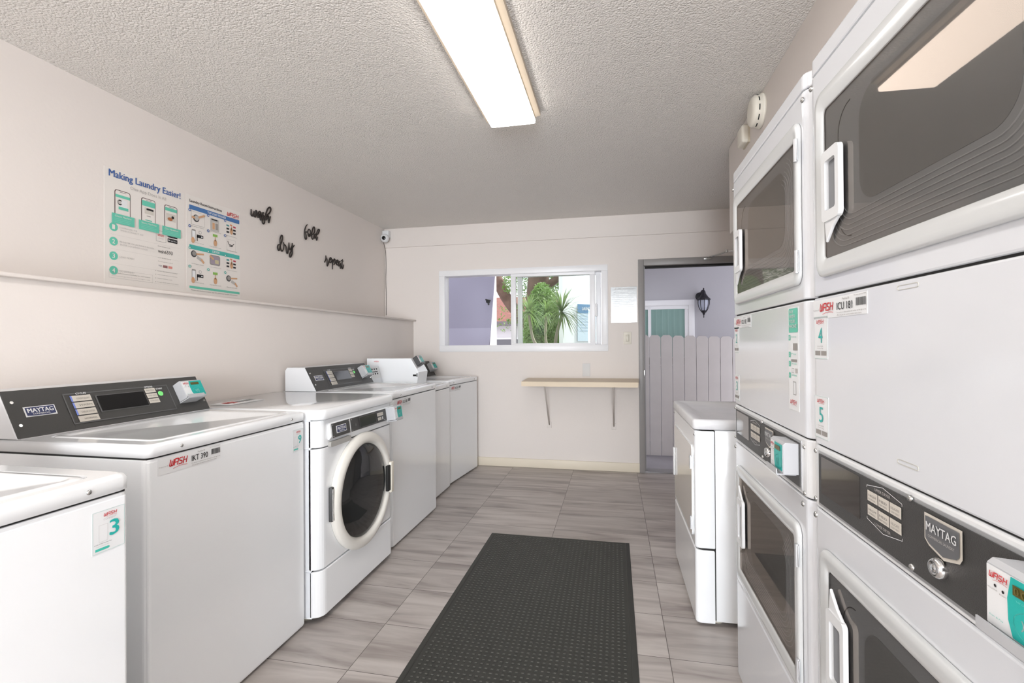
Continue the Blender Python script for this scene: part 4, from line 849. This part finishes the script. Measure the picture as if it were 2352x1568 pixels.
# tree
BARK = mat('bark', (112, 90, 80), .9, bump=.8, bscale=25, var=.25, vscale=8)
def leafmat(n, c): 
    m = mat(n, c, .5, var=.25, vscale=5); nt = m.node_tree; p = nt.nodes['Principled BSDF']
    o = nt.nodes['Material Output']; tr = nt.nodes.new('ShaderNodeBsdfTranslucent'); tr.inputs[0].default_value = (lin(c[0])*1.4, lin(c[1])*1.6, lin(c[2])*.8, 1)
    mx = nt.nodes.new('ShaderNodeMixShader'); mx.inputs[0].default_value = .35; nt.links.new(p.outputs[0], mx.inputs[1]); nt.links.new(tr.outputs[0], mx.inputs[2]); nt.links.new(mx.outputs[0], o.inputs[0]); return m
LEAF = leafmat('tree_leaf', (112, 138, 84)); LEAF2 = leafmat('dracaena_leaf', (138, 156, 118)); LEAF3 = leafmat('shrub_leaf', (138, 164, 104))
def leaves(b, c, R_, n, s, m, rnd):
    for _ in range(n):
        while True:
            p = Vector((rnd.uniform(-1, 1), rnd.uniform(-1, 1), rnd.uniform(-1, 1)))
            if p.length < 1: break
        q = Vector(c)+Vector((p.x*R_[0], p.y*R_[1], p.z*R_[2])); a_ = Vector((rnd.uniform(-1, 1), rnd.uniform(-1, 1), rnd.uniform(-.6, .6))).normalized(); n2 = a_.orthogonal().normalized(); k_ = rnd.uniform(.6, 1.3)*s
        b.quad([q-a_*k_, q+n2*k_*.4, q+a_*k_, q-n2*k_*.4], m)
rnd = random.Random(5)
tr_ = thing('garden_tree', 'thick-trunked leaning tree seen through the window', 'tree', (0, 0, -.1))
b = MB()
b.tube(smooth_path([(-1.45, 9.2, 0), (-1.42, 9.2, .8), (-1.46, 9.1, 1.7), (-1.40, 9.0, 2.4), (-1.3, 9.0, 3.2)]), .20, BARK, n=14)
b.tube(smooth_path([(-1.43, 9.1, 1.55), (-1.75, 9.0, 1.9), (-2.05, 8.9, 2.35), (-2.3, 8.8, 3.0)]), .105, BARK, n=10)
b.tube(smooth_path([(-1.38, 9.0, 2.35), (-1.1, 8.9, 2.5), (-.8, 8.8, 2.7), (-.4, 8.8, 3.0)]), .07, BARK, n=10); b.build('trunk', tr_)
b = MB()
for c, R_, n in (((-1.9, 8.6, 2.45), (.10, .1, .16), 90), ((-1.6, 9.9, 2.8), (1.0, .5, .5), 2600), ((-1.1, 9.6, 2.3), (.35, .3, .55), 1100), ((-1.75, 9.7, 1.4), (.16, .2, .7), 500), ((-2.1, 9.5, 1.9), (.25, .2, .35), 60), ((-.7, 9.4, 3.1), (.8, .4, .35), 1200), ((-1.85, 8.9, 1.80), (.12, .1, .08), 60), ((-1.62, 8.6, 2.0), (.1, .1, .2), 80)): leaves(b, c, R_, n, .034, LEAF, rnd)
b.build('foliage', tr_)
# shrub backdrop
sb = thing('leafy_shrub', 'bright leafy shrub behind the spiky plants outside the window', 'shrub', (0, 0, -.1))
for i in range(7): b = MB(); b.tube([(-1.40+.05*i, 8.4, 0), (-1.45+.07*i, 8.4, 1.0+.1*(i % 3))], .018, BARK, n=6); b.build('stem', sb); b = MB(); leaves(b, (-1.24, 8.45, 1.45), (.33, .3, 1.0), 4000, .03, LEAF3, rnd); b.build('foliage', sb)
# dracaenas
STEM = mat('dracaena_stem', (168, 158, 138), .8, bump=.5, bscale=40)
for i, (x_, z_, bx, R_, yy, lab) in enumerate(((-1.22, 1.78, -1.05, .32, 7.0, 'spiky-leaved plant on a thin bent stem left of the pair outside the window'), (-.655, 1.72, -.74, .38, 6.2, 'spiky-leaved plant whose blades cross the white wall outside the window'), (-1.04, 1.80, -1.0, .25, 7.52, 'spiky-leaved plant between the two other spiky plants'))):
    g = thing('spiky_plant', lab, 'plant', (0, yy, -.1), group='spiky plants outside the window')
    y0 = 0; b = MB(); b.tube(smooth_path([(bx+.12*(i-1), y0, 0), (bx+.05, y0, .7), (bx, y0, 1.2), ((bx+x_)/2-.03, y0, 1.45), (x_, y0, z_)]), [.028-.00045*q for q in range(21)], STEM, n=8); b.build('stem', g)
    b = MB()
    for k in range(110):
        a_ = rnd.uniform(0, 2*PI); e_ = rnd.uniform(-.75, 1.3); L_ = R_*rnd.uniform(.75, 1.35); dv = Vector((math.cos(a_)*math.cos(e_), math.sin(a_)*math.cos(e_)*.7, math.sin(e_))); sd = dv.cross(Vector((0, 0, 1))).normalized()*.009 if abs(dv.z) < .99 else Vector((.012, 0, 0)); o_ = Vector((x_, y0, z_+.05))
        p1 = o_+dv*L_*.5; p2 = o_+dv*L_+Vector((0, 0, -.09*L_/.4)); b.quad([o_-sd*.6, o_+sd*.6, p1+sd, p1-sd], LEAF2); b.quad([p1-sd, p1+sd, p2+sd*.05, p2-sd*.05], LEAF2)
    b.build('blades', g)
# house far behind
ho = thing('house', 'distant white house with brick red roof beyond the tree', 'house', (0, 14, -.1))
MB().box(-6, 0, 0, -1.2, 2.5, 1.90, mat('house_wall', (226, 222, 224), .8)).build('wall', ho)
MB().box(-6, -.35, 1.90, -1.2, 2.5, 2.02, mat('gutter', (120, 112, 116), .6)).build('eave', ho)
MB().prism([(-.35, 2.02), (1.6, 2.9), (1.6, 2.02)], -6, -1.2, mat('roof_tile', (124, 80, 70), .8, var=.2, vscale=12), axis='x').build('roof', ho)
b = MB(); b.box(-3.45, -.03, 1.05, -2.6, .0, 1.50, mat('dim_window', (112, 110, 116), .3)); framebox(b, -3.5, 1.0, -2.55, 1.55, .05, -.04, .0, VINYL); b.build('window', ho)
